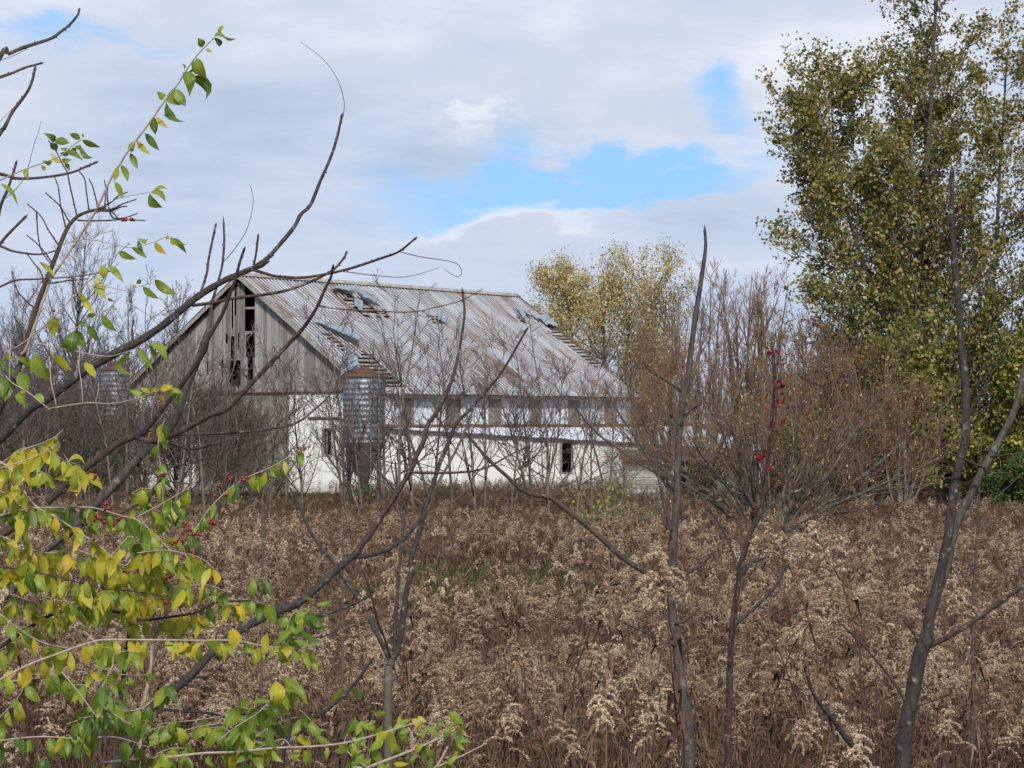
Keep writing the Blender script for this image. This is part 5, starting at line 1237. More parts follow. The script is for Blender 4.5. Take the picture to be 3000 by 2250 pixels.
def right_tree():
    rng = np.random.default_rng(36); D = 7.0
    root, O = limb_thing('forked_tree', 'sturdy gray trunk forking into two long stems at the right', 'tree', 2620, D)
    m = MB(); branch(m, [(2600, 3900), (2625, 2900), (2646, 2250), (2654, 2130), (2676, 2017), (2699, 1919), (2720, 1862)], (38, 25, 22, 22), D, D, 12, 0, 0, rng, .04); m.build('trunk', MATS['bark_dark'], root, True, O)
    m = MB(); branch(m, [(2716, 1885), (2729, 1791), (2752, 1678), (2774, 1565), (2797, 1414), (2823, 1286), (2831, 1181), (2824, 1075), (2815, 1000), (2808, 904), (2796, 753), (2791, 633), (2789, 522)], (17, 14, 12, 9, 6), D, D + .1, 10, 0, 26, rng); m.build('stem', MATS['bark_dark'], root, True, O)
    m = MB(); branch(m, [(2700, 1890), (2744, 1761), (2774, 1656), (2804, 1543), (2834, 1467), (2872, 1384), (2902, 1332), (2932, 1279), (2970, 1203), (2996, 1098), (3015, 1020), (3030, 900)], (14, 11, 8), D, D + .2, 10, 0, 14, rng); m.build('stem', MATS['bark_gray'], root, True, O)
    for (pts, r, b, mt) in [([(2722, 1892), (2750, 1878), (2804, 1851), (2880, 1799), (2955, 1746), (3000, 1716), (3080, 1660)], (9, 6), 8, 'bark_brown'), ([(2884, 1371), (2850, 1358), (2819, 1343), (2767, 1320)], (4.5, 3.4), 4, 'bark_red'), ([(2882, 1378), (2910, 1386), (2955, 1387)], (4, 2.6), 2, 'bark_red'),
                      ([(2902, 1338), (2940, 1334), (3020, 1325)], (3.6, 2.4), 3, 'bark_red'), ([(2690, 1886), (2672, 1850), (2640, 1810)], (3.4, 2), 2, 'bark_gray'), ([(2668, 2075), (2608, 1987), (2548, 1912), (2500, 1862), (2458, 1821)], (4.6, 2.4), 8, 'bark_brown'), ([(2672, 2070), (2720, 2060), (2790, 2030)], (2.4, 1.2), 2, 'bark_brown')]:
        m = MB(); branch(m, pts, r, D, D - .1, 8, 0, b, rng); m.build('limb', MATS[mt], root, True, O)
    # separate stick below
    r2, O2 = limb_thing('dead_stick', 'crooked dark dead stick leaning up from the bottom edge left of the forked trunk', 'stick', 2640, 7.6)
    m = MB(); branch(m, [(2700, 2900), (2620, 2450), (2556, 2250), (2488, 2176), (2443, 2115), (2390, 2040), (2360, 1965)], (10, 8, 4), 7.6, 7.4, 8, 0, 8, rng); m.build('stick', MATS['bark_dark'], r2, True, O2)
    r3, O3 = limb_thing('thin_sapling', 'thin straight sapling with level side twigs behind the forked tree', 'sapling', 2850, 15)
    m = MB(); branch(m, [(2848, 2300), (2852, 1800), (2857, 1640), (2867, 1500), (2875, 1279)], (5, 4, 2.2), 15, 15, 7, 0, 8, rng); m.build('trunk', MATS['bark_gray'], r3, True, O3)
    m = MB()
    for pts in [[(2862, 1580), (2900, 1578), (2940, 1582)], [(2866, 1490), (2900, 1470), (2950, 1430), (2990, 1390)], [(2868, 1500), (2850, 1460), (2830, 1440)], [(2860, 1530), (2910, 1528), (2950, 1525)], [(2862, 1560), (2890, 1520)]]: branch(m, pts, (2, 1), 15, 15, 5, 0, 2, rng)
    m.build('twigs', MATS['bark_twig'], r3, True, O3)
    r4, O4 = limb_thing('thin_sapling', 'thin stick of a sapling standing behind the lichen limb base', 'sapling', 1030, 8)
    m = MB(); branch(m, [(780, 2900), (820, 2300), (859, 2131), (931, 2095), (985, 2055), (1039, 2004), (1086, 1939)], (7, 6, 4), 8, 8, 7, 0, 6, rng); m.build('trunk', MATS['bark_dark'], r4, True, O4)
    for (pts, D_, lab, r) in [([(765, 2600), (768, 1800), (770, 1640), (768, 1500), (775, 1420)], 16, 'thin young stem with forked tip rising left of the lichen limb', (4, 2)), ([(1002, 2300), (1004, 1640), (1006, 1560), (1003, 1480)], 15, 'pinkish thin stem behind the forked sapling limb', (4, 2.4))]:
        r5, O5 = limb_thing('thin_sapling', lab, 'sapling', pts[0][0], D_); m = MB(); branch(m, pts, r, D_, D_, 6, 0, 6, rng); m.build('trunk', MATS['bark_twig'], r5, True, O5)
        m = MB(); b = pts[3]; branch(m, [b, (b[0] + 20, b[1] - 45), (b[0] + 30, b[1] - 90)], (1.8, 1), D_, D_, 5, 0, 1, rng); m.build('twig', MATS['bark_twig'], r5, True, O5); m = MB(); branch(m, [pts[2], (pts[2][0] + 30, pts[2][1] - 50)], (1.6, 1), D_, D_, 5); m.build('twig', MATS['bark_twig'], r5, True, O5)
right_tree()

# ---------------------------------------------------------------- honeysuckle: real curved leaves
PROF_T = np.array([0, .04, .16, .34, .54, .74, .89, 1.0]); PROF_W = np.array([.03, .05, .62, .98, .95, .64, .24, .01])
def add_leaves(mb, L_, rng, fold=.28, curl=.16):
    """L_: list of (base xyz, tip xyz, width m, tint)"""
    B = np.array([l[0] for l in L_]); T_ = np.array([l[1] for l in L_]); w = np.array([l[2] for l in L_]); tint = np.array([l[3] for l in L_])
    N = len(B); a = T_ - B; ln = np.linalg.norm(a, axis=1, keepdims=True); ah = a / ln
    view = norm(B - np.array([0, 0, EYE])); s = norm(np.cross(ah, view)); n = np.cross(s, ah)
    ph = np.radians(rng.normal(0, 26, N))[:, None]; s2 = s * np.cos(ph) + n * np.sin(ph); n2 = np.cross(s2, ah)
    wv = (w / np.maximum(np.cos(ph[:, 0]), .6))[:, None, None]
    cv = rng.normal(curl, .18, N)[:, None, None]; sg = rng.choice([-1, 1], N)[:, None, None]
    t = PROF_T[None, :, None]; pr = PROF_W[None, :, None]
    side = np.sin(math.pi * t) * rng.normal(0, .06, N)[:, None, None] * ln[:, None]
    c = B[:, None] + a[:, None] * t + n2[:, None] * (np.sin(math.pi * t) * cv * sg * ln[:, None]) + s2[:, None] * side
    wav = rng.uniform(-.10, .10, (N, 8, 1)) * wv * pr
    f = np.abs(rng.normal(fold, .12, N))[:, None, None]
    l = c - s2[:, None] * (wv * pr * .5) + n2[:, None] * (f * wv * pr * .5 * sg + wav); r = c + s2[:, None] * (wv * pr * .5) + n2[:, None] * (f * wv * pr * .5 * sg - wav)
    v = np.stack([l, c, r], 2).reshape(-1, 3)
    k = (np.arange(N)[:, None] * 8 + np.arange(7)[None]).ravel() * 3
    q = np.concatenate([np.stack([k, k + 1, k + 4, k + 3], -1), np.stack([k + 1, k + 2, k + 5, k + 4], -1)])
    mb.add(v, q, tint=np.repeat(tint, 24), lu=np.tile(np.tile([-1., 0, 1.], 8), N), lv=np.tile(np.repeat(PROF_T, 3), N))
def berries(mb, cen, rad, rng):
    for c in cen:
        n = 8; m = 5; th = np.linspace(0, math.pi, m); ph = np.arange(n) * 2 * math.pi / n
        v = np.array([[math.sin(a) * math.cos(b), math.sin(a) * math.sin(b), math.cos(a)] for a in th for b in ph]) * rad * rng.uniform(.8, 1.15) + c
        i = (np.arange(m - 1)[:, None] * n + np.arange(n)[None]).ravel(); j = (np.arange(m - 1)[:, None] * n + ((np.arange(n) + 1) % n)[None]).ravel()
        mb.add(v, np.stack([i, j, j + n, i + n], -1))
TI = dict(g=.17, d=.08, b=.36, l=.46, y=.70, o=.84, p=.60, n=.97)
def traced(data, fn, D, rng):
    out = []
    for (x0, y0, x1, y1, w, k) in data:
        a = P(*fn(x0, y0), D); dd = rng.normal(0, .012); b = P(*fn(x1, y1), D + dd); sc = 1 / 2.765
        out.append((a, b, w * sc / F * D, TI[k] + rng.normal(0, .03)))
    return out
def honeysuckle_tall():
    rng = np.random.default_rng(41); D = 5.2
    root, O = limb_thing('honeysuckle_shoot', 'tall honeysuckle shoot with drooping green and yellow leaves against the sky at upper left', 'shrub', -40, D)
    ms = MB(); branch(ms, [(-60, 3900), (-55, 2400), (-50, 1700), (-40, 1320), (4, 1200), (40, 1114), (72, 1009), (105, 907), (134, 824), (159, 759), (195, 672), (224, 636), (253, 623), (286, 613)], (13, 9, 7, 4), D, D, 9, 0, 14, rng)
    ms.build('stem', MATS['bark_brown'], root, True, O)
    mp = MB()
    branch(mp, [(60, 1040), (80, 1010), (145, 825), (159, 803), (217, 719), (253, 661), (277, 625), (293, 593), (325, 524), (351, 481), (372, 445), (420, 383), (450, 340), (481, 297), (521, 246), (542, 213), (568, 174), (595, 143), (622, 116)], (4, 3, 1.6), D, D - .2, 7, 0, 16, rng)
    c2 = lambda x, y: (x / 2.765, 600 + y / 2.765); c1 = lambda x, y: (x / 2.765, y / 2.765)
    for f, pts, r in [(c2, [(110, 1170), (240, 1080), (390, 950), (640, 700), (800, 540), (960, 390), (1040, 320)], (2.2, 1.2)), (c2, [(500, 320), (700, 280), (900, 315), (1060, 345), (1250, 300), (1350, 255)], (1.6, 1)), (c2, [(440, 480), (560, 550), (700, 650), (850, 660), (1000, 690), (1130, 660), (1250, 620)], (1.6, 1)),
                      (c2, [(200, 1190), (500, 1040), (700, 960), (850, 860), (930, 800)], (1.8, 1)), (c2, [(0, 1330), (60, 1400), (110, 1450), (230, 1520), (400, 1659)], (2.2, 1.6)), (c2, [(240, 1120), (350, 1130), (600, 1185), (850, 1225), (1000, 1200), (1200, 1120)], (1.8, 1.2)),
                      (c2, [(400, 1650), (700, 1605), (900, 1610), (1100, 1570), (1290, 1500)], (2, 1.2)), (c2, [(650, 1150), (640, 1300), (660, 1450), (670, 1600)], (1.8, 1.2)), (c2, [(400, 1230), (410, 1420), (455, 1620)], (1.8, 1.2)), (c2, [(800, 1440), (795, 1520), (775, 1590)], (1.2, .8)), (c2, [(90, 1060), (80, 1250), (75, 1400)], (1.4, 1)),
                      (c1, [(0, 1460), (110, 1410), (230, 1360), (330, 1325), (430, 1290), (510, 1250), (590, 1180), (660, 1130)], (2, 1.2)), (c1, [(890, 1640), (960, 1605), (1080, 1580), (1205, 1558)], (1.4, .9)), (c2, [(380, 1000), (320, 880), (440, 940), (520, 900)], (1, .6))]:
        branch(mp, [f(*q) for q in pts], r, D - .05, D - .15, 6, 0, 0, rng)
    mp.build('pale_twigs', MATS['bark_pale'], root, True, O)
    md = MB()
    for pts in [[(206, 652), (195, 636), (181, 611), (166, 593), (150, 580), (137, 568)], [(226, 636), (217, 600), (203, 535), (197, 506), (184, 481), (165, 445), (145, 416)], [(170, 717), (141, 672), (119, 633), (83, 600)], [(107, 618), (108, 654), (112, 694), (123, 737), (147, 772)],
                [(195, 676), (186, 640), (177, 600), (170, 550), (161, 521)], [(262, 618), (259, 600), (253, 564), (248, 524), (233, 503)], [(286, 613), (282, 586), (271, 546), (263, 528)], [(309, 612), (307, 600), (309, 557), (307, 533)], [(318, 604), (314, 580), (316, 548)], [(286, 613), (325, 593), (345, 575), (368, 565)], [(300, 615), (330, 612), (360, 597), (394, 586)],
                [(286, 618), (325, 618), (350, 608), (367, 605)], [(318, 606), (325, 633), (345, 640), (370, 636), (398, 627)], [(226, 645), (260, 647), (310, 646), (365, 643), (421, 646)], [(127, 835), (120, 800), (96, 768), (80, 744)], [(155, 775), (135, 745), (110, 715), (82, 692)], [(70, 1010), (60, 960), (42, 930)], [(105, 905), (75, 880), (50, 850), (36, 800)], [(150, 830), (200, 822), (252, 817)], [(300, 612), (330, 622), (345, 640)]]:
        branch(md, pts, (2.6, 1.7), D, D, 6, 0, 9, rng)
    md.build('dead_twigs', MATS['bark_red'], root, True, O)
    L1 = [(1640, 385, 1600, 305, 60, 'g'), (1762, 280, 1815, 205, 32, 'p'), (1810, 290, 1915, 310, 26, 'p'), (1730, 295, 1840, 322, 38, 'l'), (1730, 300, 1782, 375, 48, 'g'), (1665, 400, 1722, 425, 28, 'n'), (1592, 465, 1676, 640, 100, 'b'), (1552, 482, 1596, 605, 66, 'd'), (1510, 600, 1652, 578, 26, 'd'), (1490, 570, 1470, 515, 22, 'y'), (1497, 575, 1534, 782, 100, 'b'), (1517, 602, 1645, 836, 88, 'g'), (1405, 712, 1506, 862, 88, 'b'), (1398, 715, 1462, 855, 96, 'b'), (1330, 800, 1268, 742, 62, 'l'), (1345, 820, 1505, 988, 66, 'g'), (1240, 940, 1260, 1092, 72, 'g'), (1262, 940, 1360, 1035, 44, 'y'), (1170, 1072, 1292, 1220, 60, 'g'), (1102, 1135, 1222, 1252, 48, 'y'), (1094, 1138, 1066, 1238, 54, 'l'), (1052, 1236, 1116, 1372, 54, 'b'), (977, 1332, 1036, 1478, 50, 'l'), (954, 1342, 920, 1472, 48, 'p'), (926, 1466, 998, 1612, 50, 'l'), (1242, 1545, 1358, 1530, 32, 'y'), (1206, 1556, 1342, 1640, 50, 'p'), (1210, 1560, 1322, 1680, 70, 'b'),
          (662, 1130, 818, 1194, 50, 'b'), (640, 1158, 767, 1272, 42, 'g'), (602, 1180, 688, 1242, 34, 'b'), (520, 1225, 676, 1304, 48, 'b'), (570, 1228, 482, 1240, 40, 'g'), (550, 1205, 482, 1202, 26, 'l'), (585, 1195, 620, 1222, 44, 'g'), (652, 1130, 560, 1084, 54, 'b'), (680, 1115, 668, 1080, 24, 'p'), (432, 1140, 567, 1160, 66, 'b'), (442, 1150, 350, 1078, 54, 'g'), (412, 1150, 462, 1222, 60, 'g'), (498, 1320, 414, 1238, 42, 'y'), (500, 1298, 582, 1292, 48, 'p'), (428, 1305, 340, 1300, 38, 'y'), (335, 1335, 362, 1386, 34, 'l'), (212, 1372, 232, 1468, 46, 'l'), (522, 1316, 562, 1390, 34, 'b'), (0, 1485, 142, 1662, 40, 'l')]
    L2 = [(1105, 268, 1190, 272, 34, 'l'), (1115, 285, 1162, 372, 38, 'g'), (1060, 342, 1190, 432, 46, 'b'), (1040, 330, 1030, 305, 18, 'l'), (1350, 262, 1355, 220, 30, 'l'), (1390, 246, 1516, 322, 44, 'y'), (1370, 266, 1512, 398, 50, 'g'), (1252, 302, 1352, 404, 54, 'o'), (955, 376, 1106, 442, 56, 'l'), (840, 478, 840, 605, 66, 'y'), (778, 572, 860, 768, 84, 'p'), (882, 490, 1006, 634, 54, 'l'), (315, 458, 462, 592, 34, 'y'), (647, 700, 766, 876, 56, 'y'), (1247, 600, 1437, 728, 78, 'b'), (1152, 656, 1292, 762, 56, 'b'), (1102, 640, 1146, 612, 38, 'g'), (1108, 664, 1058, 660, 24, 'y'), (432, 902, 437, 1072, 104, 'y'), (778, 882, 702, 900, 44, 'g'), (820, 890, 946, 1028, 66, 'b'), (706, 972, 806, 1112, 62, 'g'), (690, 985, 634, 950, 44, 'g'), (602, 1018, 590, 1215, 100, 'g'), (602, 1012, 702, 1172, 80, 'g'), (540, 1060, 560, 1180, 90, 'g'), (870, 758, 932, 782, 24, 'g'), (905, 812, 948, 852, 24, 'l'), (1212, 1120, 1350, 1284, 74, 'l'), (1192, 1128, 1246, 1284, 70, 'b'), (1112, 1168, 1242, 1342, 60, 'b'), (1078, 1176, 1130, 1390, 92, 'l'), (430, 1216, 580, 1344, 70, 'y'), (682, 1272, 776, 1408, 66, 'y'), (270, 1202, 432, 1424, 118, 'l'), (1180, 1556, 1040, 1496, 50, 'l'), (1220, 1524, 1126, 1484, 38, 'y'), (1225, 1524, 1276, 1480, 44, 'p'), (1292, 1502, 1402, 1466, 56, 'o'), (1300, 1492, 1432, 1572, 64, 'y'), (1392, 1490, 1480, 1528, 44, 'l'), (1420, 1520, 1436, 1622, 58, 'l'), (1252, 1550, 1332, 1618, 32, 'n'),
          (150, 1350, 232, 1502, 108, 'b'), (10, 1380, 20, 1562, 110, 'g'), (190, 1290, 267, 1342, 54, 'b'), (-30, 1230, 32, 1342, 56, 'g'), (130, 1222, 242, 1242, 44, 'l'), (190, 1490, 222, 1645, 78, 'b'), (290, 1530, 362, 1605, 64, 'b'), (70, 1300, 120, 1360, 60, 'g'), (30, 1210, 110, 1250, 50, 'b'), (60, 1400, 40, 1600, 90, 'g')]
    ml = MB(); add_leaves(ml, traced(L1, c1, D - .1, rng) + traced(L2, c2, D - .08, rng), rng); ml.build('leaves', MATS['near_leaf'], root, True, O)
    mb = MB(); berries(mb, [P(x / 2.765, 600 + y / 2.765, D) for x, y in [(995, 125), (1018, 120), (1065, 118), (1085, 124), (790, 55), (780, 40), (438, 858), (680, 548)]], .0042, rng); mb.build('berries', MATS['berry'], root, True, O)
honeysuckle_tall()
def honeysuckle_mass():
    rng = np.random.default_rng(42); D = 5.0
    root, O = limb_thing('honeysuckle_bush', 'dense honeysuckle bush with yellow and green drooping leaves and red berries at lower left', 'shrub', 60, D)
    tw = [  # pts, radius, material 0 pale 1 dark, leaf tint mean, spacing px, leaf scale, depth shift
        ([(-60, 1330), (0, 1355), (33, 1377), (65, 1431), (108, 1486), (163, 1515), (224, 1554), (290, 1600), (350, 1650)], (5, 2.4), 0, .62, 24, 1.1, 0),
        ([(0, 1360), (60, 1320), (120, 1300), (160, 1280), (182, 1262)], (2, 1), 0, .62, 16, 1.15, .1), ([(0, 1372), (70, 1350), (130, 1325), (170, 1298)], (2, 1), 0, .68, 17, 1.15, -.1),
        ([(-40, 1515), (0, 1511), (90, 1489), (180, 1486), (271, 1487), (354, 1511), (398, 1522), (452, 1561), (513, 1630)], (3, 1.4), 0, .36, 20, 1.15, 0),
        ([(390, 1520), (470, 1478), (542, 1435), (579, 1406)], (1.8, 1), 0, .3, 30, 1, .1),
        ([(540, 1600), (580, 1540), (615, 1489), (669, 1435), (723, 1399), (800, 1366), (848, 1337), (909, 1303)], (2.6, 1.2), 0, .34, 24, .85, .2),
        ([(485, 1225), (466, 1283), (467, 1330), (474, 1395), (477, 1450), (480, 1500)], (2, 1.4), 0, .28, 24, .8, .3),
        ([(246, 1706), (280, 1660), (325, 1627), (365, 1583)], (1.8, 1), 0, .6, 18, 1.05, 0), ([(401, 1620), (474, 1612), (542, 1621), (593, 1638), (622, 1663)], (1.8, 1), 0, .62, 15, 1.1, -.1),
        ([(-30, 1655), (0, 1659), (90, 1674), (217, 1703), (307, 1724), (380, 1730), (470, 1745)], (3, 1.6), 1, .64, 17, 1.1, 0), ([(137, 1620), (217, 1556), (260, 1535), (360, 1503), (416, 1465), (449, 1430), (480, 1395)], (4, 2.4), 1, .35, 28, .9, .3),
        ([(-30, 2000), (0, 1989), (80, 1950), (181, 1910), (275, 1881), (325, 1874), (434, 1874), (579, 1877), (687, 1877), (786, 1894), (909, 1902)], (4, 2), 0, .58, 21, 1.05, -.1),
        ([(0, 2000), (108, 1986), (188, 1969), (253, 1968), (409, 1978), (434, 1966)], (1.8, 1), 0, .4, 46, .9, 0), ([(181, 1968), (217, 2011), (253, 2058), (290, 2110)], (2.4, 2), 0, .2, 40, 1.1, -.3),
        ([(-20, 1905), (0, 1895), (72, 1848), (137, 1808), (203, 1787), (289, 1787), (362, 1798), (416, 1816), (524, 1805), (579, 1794), (633, 1765), (716, 1760)], (7, 5, 3), 1, .6, 21, 1.05, .2),
        ([(-20, 2172), (108, 2159), (224, 2163), (325, 2159), (380, 2170), (423, 2185)], (2.4, 1.6), 0, .3, 28, 1.1, -.2),
        ([(300, 2235), (362, 2228), (506, 2217), (597, 2206), (687, 2203), (800, 2192), (913, 2189), (1003, 2178), (1075, 2160), (1148, 2138), (1231, 2113)], (4.6, 2.6), 0, .44, 50, .95, -.2),
        ([(456, 2174), (524, 2145), (597, 2127), (705, 2109)], (2, 1.2), 0, .45, 40, 1, 0), ([(470, 2120), (579, 2109), (651, 2098)], (1.4, 1), 0, .4, 60, 1, 0),
        ([(445, 1888), (441, 1953), (423, 2047), (412, 2134), (405, 2260)], (5, 6), 0, .3, 400, 1, .1), ([(372, 1798), (376, 1852), (369, 1935), (358, 2007), (350, 2120)], (6, 7), 1, .3, 400, 1, .3),
        ([(330, 1950), (300, 2010), (290, 2060), (330, 2090), (380, 2120)], (2, 1.4), 0, .22, 17, 1.15, -.4), ([(440, 2060), (400, 2080), (330, 2085), (260, 2100), (200, 2120)], (2, 1.2), 0, .28, 17, 1.1, -.3),
        ([(833, 1870), (855, 1802), (891, 1784), (905, 1778)], (1.6, 1), 0, .24, 13, 1.1, 0), ([(30, 1740), (90, 1760), (150, 1752), (240, 1770), (330, 1760)], (2, 1.2), 0, .55, 22, 1.1, .1),
        ([(60, 1600), (140, 1620), (220, 1610), (300, 1640), (420, 1680), (560, 1700)], (2.2, 1.2), 0, .6, 16, 1.1, .1), ([(420, 1700), (520, 1720), (600, 1712), (670, 1735)], (1.8, 1), 0, .5, 20, 1, .1),
        ([(640, 2170), (690, 2130), (760, 2085), (800, 2040)], (2, 1.2), 0, .28, 16, 1.15, -.2), ([(700, 2200), (760, 2150), (830, 2110), (880, 2100)], (1.8, 1), 0, .33, 19, 1.1, 0), ([(-10, 2110), (40, 2060), (70, 2010), (60, 1960)], (1.8, 1.2), 0, .38, 22, 1.1, -.1),
        ([(-20, 1560), (40, 1590), (80, 1640), (110, 1700)], (2, 1), 0, .6, 18, 1.1, 0), ([(-10, 1430), (30, 1460), (60, 1510), (70, 1570)], (2, 1), 0, .55, 18, 1.1, 0), ([(-20, 1780), (40, 1830), (120, 1880), (200, 1900)], (2, 1.2), 0, .45, 26, 1.1, 0),
    ]
    mp = MB(); md = MB(); LV = []
    for pts, r, mk, tm, sp, ls, ds in tw:
        dd = D + ds; branch(mp if mk == 0 else md, pts, r, dd, dd, 6, 0, 3, rng)
        q = catmull(np.array(pts, float), np.linspace(0, len(pts) - 1, 200)); sl = np.concatenate([[0], np.cumsum(np.linalg.norm(np.diff(q, axis=0), axis=1))])
        s = sp * .5
        while s < sl[-1]:
            j = min(np.searchsorted(sl, s), 199); c = q[j]
            for sgn in (-1, 1):
                if rng.random() < .12: continue
                l = rng.uniform(40, 70) * ls; an = rng.normal(.10, .34) + sgn * .15; bx = c[0] + sgn * rng.uniform(1, 5)
                d2 = dd + rng.normal(0, .05); a = P(bx, c[1] + 3, d2)
                b = P(bx + l * math.sin(an), c[1] + 3 + l * math.cos(an), d2 + rng.normal(0, .02))
                t = tm + rng.normal(0, .17); t = min(max(t, .03), .88)
                LV.append((a, b, l * rng.uniform(.27, .48) / F * dd, t))
            s += sp * 1.5 * rng.uniform(.6, 1.6)
    # leafy side sprigs filling the bush
    reg = [((0, 1290), (240, 1560), .64, 9, .15), ((0, 1560), (560, 1840), .6, 16, .1), ((0, 1900), (480, 2240), .42, 8, -.1), ((250, 2000), (520, 2240), .32, 8, -.2), ((640, 2020), (940, 2240), .38, 7, -.1), ((330, 1440), (600, 1640), .40, 7, .25), ((640, 1700), (800, 1780), .3, 2, .1)]
    NODES = np.array([[*q_, D + t_[6]] for t_ in tw for q_ in catmull(np.array(t_[0], float), np.linspace(0, len(t_[0]) - 1, 12))])
    for (x0, y0), (x1, y1), tm, n, ds in reg:
        for _ in range(n):
            x, y = rng.uniform(x0, x1), rng.uniform(y0, y1); dd = D + ds + rng.uniform(-.25, .35); an = rng.uniform(-2.4, -.4) if rng.random() < .6 else rng.uniform(-1, 3); ln = rng.uniform(50, 110)
            nb_ = NODES[np.argmin(np.hypot(NODES[:, 0] - x, NODES[:, 1] - y) + 60 * np.abs(NODES[:, 2] - dd))]; dd = (dd + nb_[2]) / 2
            mp.line(np.array([P(nb_[0], nb_[1], nb_[2]), P((nb_[0] + x) / 2, (nb_[1] + y) / 2 - 8, dd), P(x, y, dd)]), 1.4 / F * dd, 5, sub=3)
            pts = [(x, y), (x + ln * .5 * math.cos(an), y + ln * .5 * math.sin(an) * .5), (x + ln * math.cos(an), y + ln * .4 * math.sin(an) + 10)]
            branch(mp, pts, (1.4, .8), dd, dd, 5, 0, 0, rng)
            for k, c in enumerate([pts[1], pts[2], ((pts[1][0] + pts[2][0]) / 2, (pts[1][1] + pts[2][1]) / 2)]):
                for sgn in (-1, 1):
                    if rng.random() < .25: continue
                    l = rng.uniform(46, 76); a2 = rng.normal(0, .4) + sgn * .35; d2 = dd + rng.normal(0, .02)
                    LV.append((P(c[0], c[1], d2), P(c[0] + l * math.sin(a2), c[1] + l * math.cos(a2), d2 + rng.normal(0, .02)), l * rng.uniform(.34, .48) / F * dd, min(max(tm + rng.normal(0, .16), .03), .88)))
    C8 = lambda x, y: (500 + x / 2.212, 1700 + y / 2.212)
    extra = [((680, 645), (690, 830), 100, 'y'), ((715, 618), (880, 765), 66, 'b'), ((850, 122), (925, 140), 24, 'b'), ((935, 155), (1052, 128), 30, 'b'), ((900, 175), (885, 205), 36, 'b'), ((885, 210), (800, 270), 50, 'b'), ((890, 215), (1000, 260), 40, 'g'), ((870, 250), (1030, 300), 46, 'g'), ((850, 270), (800, 355), 46, 'b'), ((790, 325), (690, 425), 50, 'b'), ((840, 330), (985, 405), 40, 'g'), ((795, 390), (930, 445), 36, 'b'), ((735, 405), (750, 515), 84, 'y'), ((755, 235), (715, 315), 66, 'b'), ((620, 345), (628, 470), 54, 'y'), ((400, 305), (395, 455), 66, 'o'), ((385, 315), (400, 440), 60, 'y'), ((1150, 700), (1240, 790), 56, 'b'), ((1120, 695), (1035, 800), 36, 'b'), ((1200, 880), (1120, 1010), 50, 'g'), ((920, 975), (1050, 1065), 50, 'b'), ((805, 1010), (915, 1095), 56, 'y'), ((1090, 1045), (1175, 1100), 46, 'l'), ((890, 1085), (875, 1210), 56, 'b'), ((1255, 1120), (1170, 1217), 64, 'b'), ((1440, 960), (1560, 900), 40, 'l'), ((1560, 895), (1600, 980), 56, 'y'), ((1545, 950), (1475, 1060), 44, 'b'), ((1800, 850), (1900, 935), 60, 'b'), ((1600, 880), (1660, 920), 36, 'y'), ((1440, 1190), (1545, 1190), 34, 'y'), ((360, 960), (455, 815), 90, 'b'), ((445, 1080), (350, 1040), 46, 'y'), ((1640, 950), (1740, 1020), 40, 'b'), ((1880, 960), (1960, 1050), 44, 'b')]
    for (a, b, w, k) in extra:
        LV.append((P(*C8(*a), D - .15), P(*C8(*b), D - .15), w / 2.212 / F * D, TI[k]))
    mp.build('pale_twigs', MATS['bark_pale'], root, True, O); md.build('stems', MATS['bark_dark'], root, True, O); 
    ml = MB(); add_leaves(ml, LV, rng); ml.build('leaves', MATS['near_leaf'], root, True, O)
    c3 = lambda x, y: (x / 2.765, 1200 + y / 2.765); bc = []
    for (x, y, n) in [(735, 510, 4), (765, 560, 6), (1300, 400, 3), (1315, 530, 4), (1860, 545, 5), (1965, 550, 5), (1720, 680, 4), (1825, 690, 3), (1765, 620, 4), (1510, 925, 7), (1525, 965, 5), (1710, 910, 8), (1735, 915, 6), (780, 880, 7), (845, 905, 3), (930, 905, 4), (845, 760, 5), (860, 800, 4), (1410, 1070, 7), (1500, 1150, 4), (1475, 1050, 4), (1590, 1005, 4), (1360, 1350, 9), (1120, 1270, 6), (1095, 1300, 4), (1570, 1145, 3), (1330, 1560, 5), (520, 660, 2), (235, 690, 3), (1040, 1310, 5), (1460, 1195, 3)]:
        mb = MB(); berries(mb, [P(*c3(x + rng.normal(0, 16), y + rng.normal(0, 12)), D - .05 + rng.normal(0, .01)) for _ in range(n)], .0033, rng); mb.build('berry_cluster', MATS['berry'], root, True, O)
    mb = MB(); berries(mb, [P(750 + rng.uniform(285, 440) / 2.765, 1200 + 325 / 2.765 + rng.normal(0, 8), D + .2) for _ in range(26)], .0024, rng); mb.build('berry_cluster', MATS['brown_leaf'], root, True, O)
honeysuckle_mass()
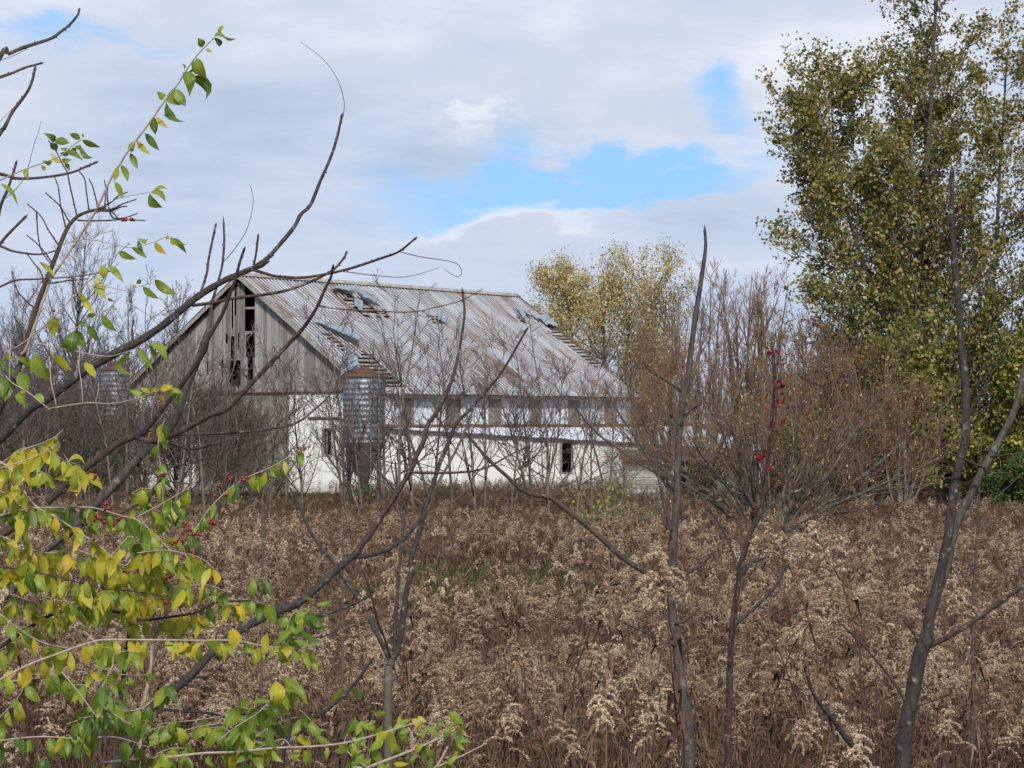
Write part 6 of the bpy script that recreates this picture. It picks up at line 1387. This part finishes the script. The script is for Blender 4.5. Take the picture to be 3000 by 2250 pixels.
def bottom_sprig():
    rng = np.random.default_rng(43); D = 5.4
    root, O = limb_thing('green_sprig', 'low pale twig with yellow green leaves at the bottom centre', 'shrub', 1050, D)
    m = MB()
    for pts, r in [([(900, 3900), (960, 2700), (1020, 2290), (1075, 2250), (1166, 2214), (1238, 2185), (1292, 2160)], (7, 3)), ([(1020, 2290), (1200, 2290), (1274, 2250), (1307, 2196)], (4, 3)), ([(1274, 2250), (1365, 2207), (1420, 2180)], (3, 2)), ([(1075, 2250), (1010, 2190), (1028, 2138), (1075, 2113)], (2.4, 1.6)), ([(1195, 2130), (1210, 2160), (1206, 2200)], (2.4, 2)), ([(1292, 2160), (1340, 2150), (1380, 2160)], (1.6, 1)), ([(1307, 2170), (1330, 2110), (1350, 2090)], (1.6, 1))]:
        branch(m, pts, r, D, D, 6, 0, 3, rng)
    m.build('twigs', MATS['bark_pale'], root, True, O)
    LV = []
    for _ in range(46):
        x, y = rng.uniform(1010, 1430), rng.uniform(2090, 2235); l = rng.uniform(30, 58); an = rng.normal(0, .9); LV.append((P(x, y, D), P(x + l * math.sin(an), y + l * math.cos(an), D + rng.normal(0, .02)), l * rng.uniform(.35, .5) / F * D, min(max(rng.normal(.36, .14), .05), .8)))
    ml = MB(); add_leaves(ml, LV, rng); ml.build('leaves', MATS['near_leaf'], root, True, O)
    r2, O2 = limb_thing('leafy_stalk', 'upright yellow green leafy stalk at the bottom left of the centre', 'plant', 736, 5.3)
    m = MB(); branch(m, [(730, 3900), (733, 2600), (734, 2243), (738, 2152), (745, 2080), (752, 2040)], (4, 3, 1.6), 5.3, 5.3, 6, 0, 4, rng); m.build('stem', MATS['lime_leaf'], r2, True, O2)
    LV = []
    for i in range(26):
        y = 2250 - i * 8; sg = (-1) ** i; l = rng.uniform(40, 70); an = sg * rng.uniform(.9, 1.7); LV.append((P(738, y, 5.3), P(738 + l * math.sin(an), y + l * math.cos(an) * .7, 5.3 + rng.normal(0, .03)), l * .25 / F * 5.3, rng.uniform(.2, .4)))
    ml = MB(); add_leaves(ml, LV, rng); ml.build('leaves', MATS['near_leaf'], r2, True, O2)
bottom_sprig()
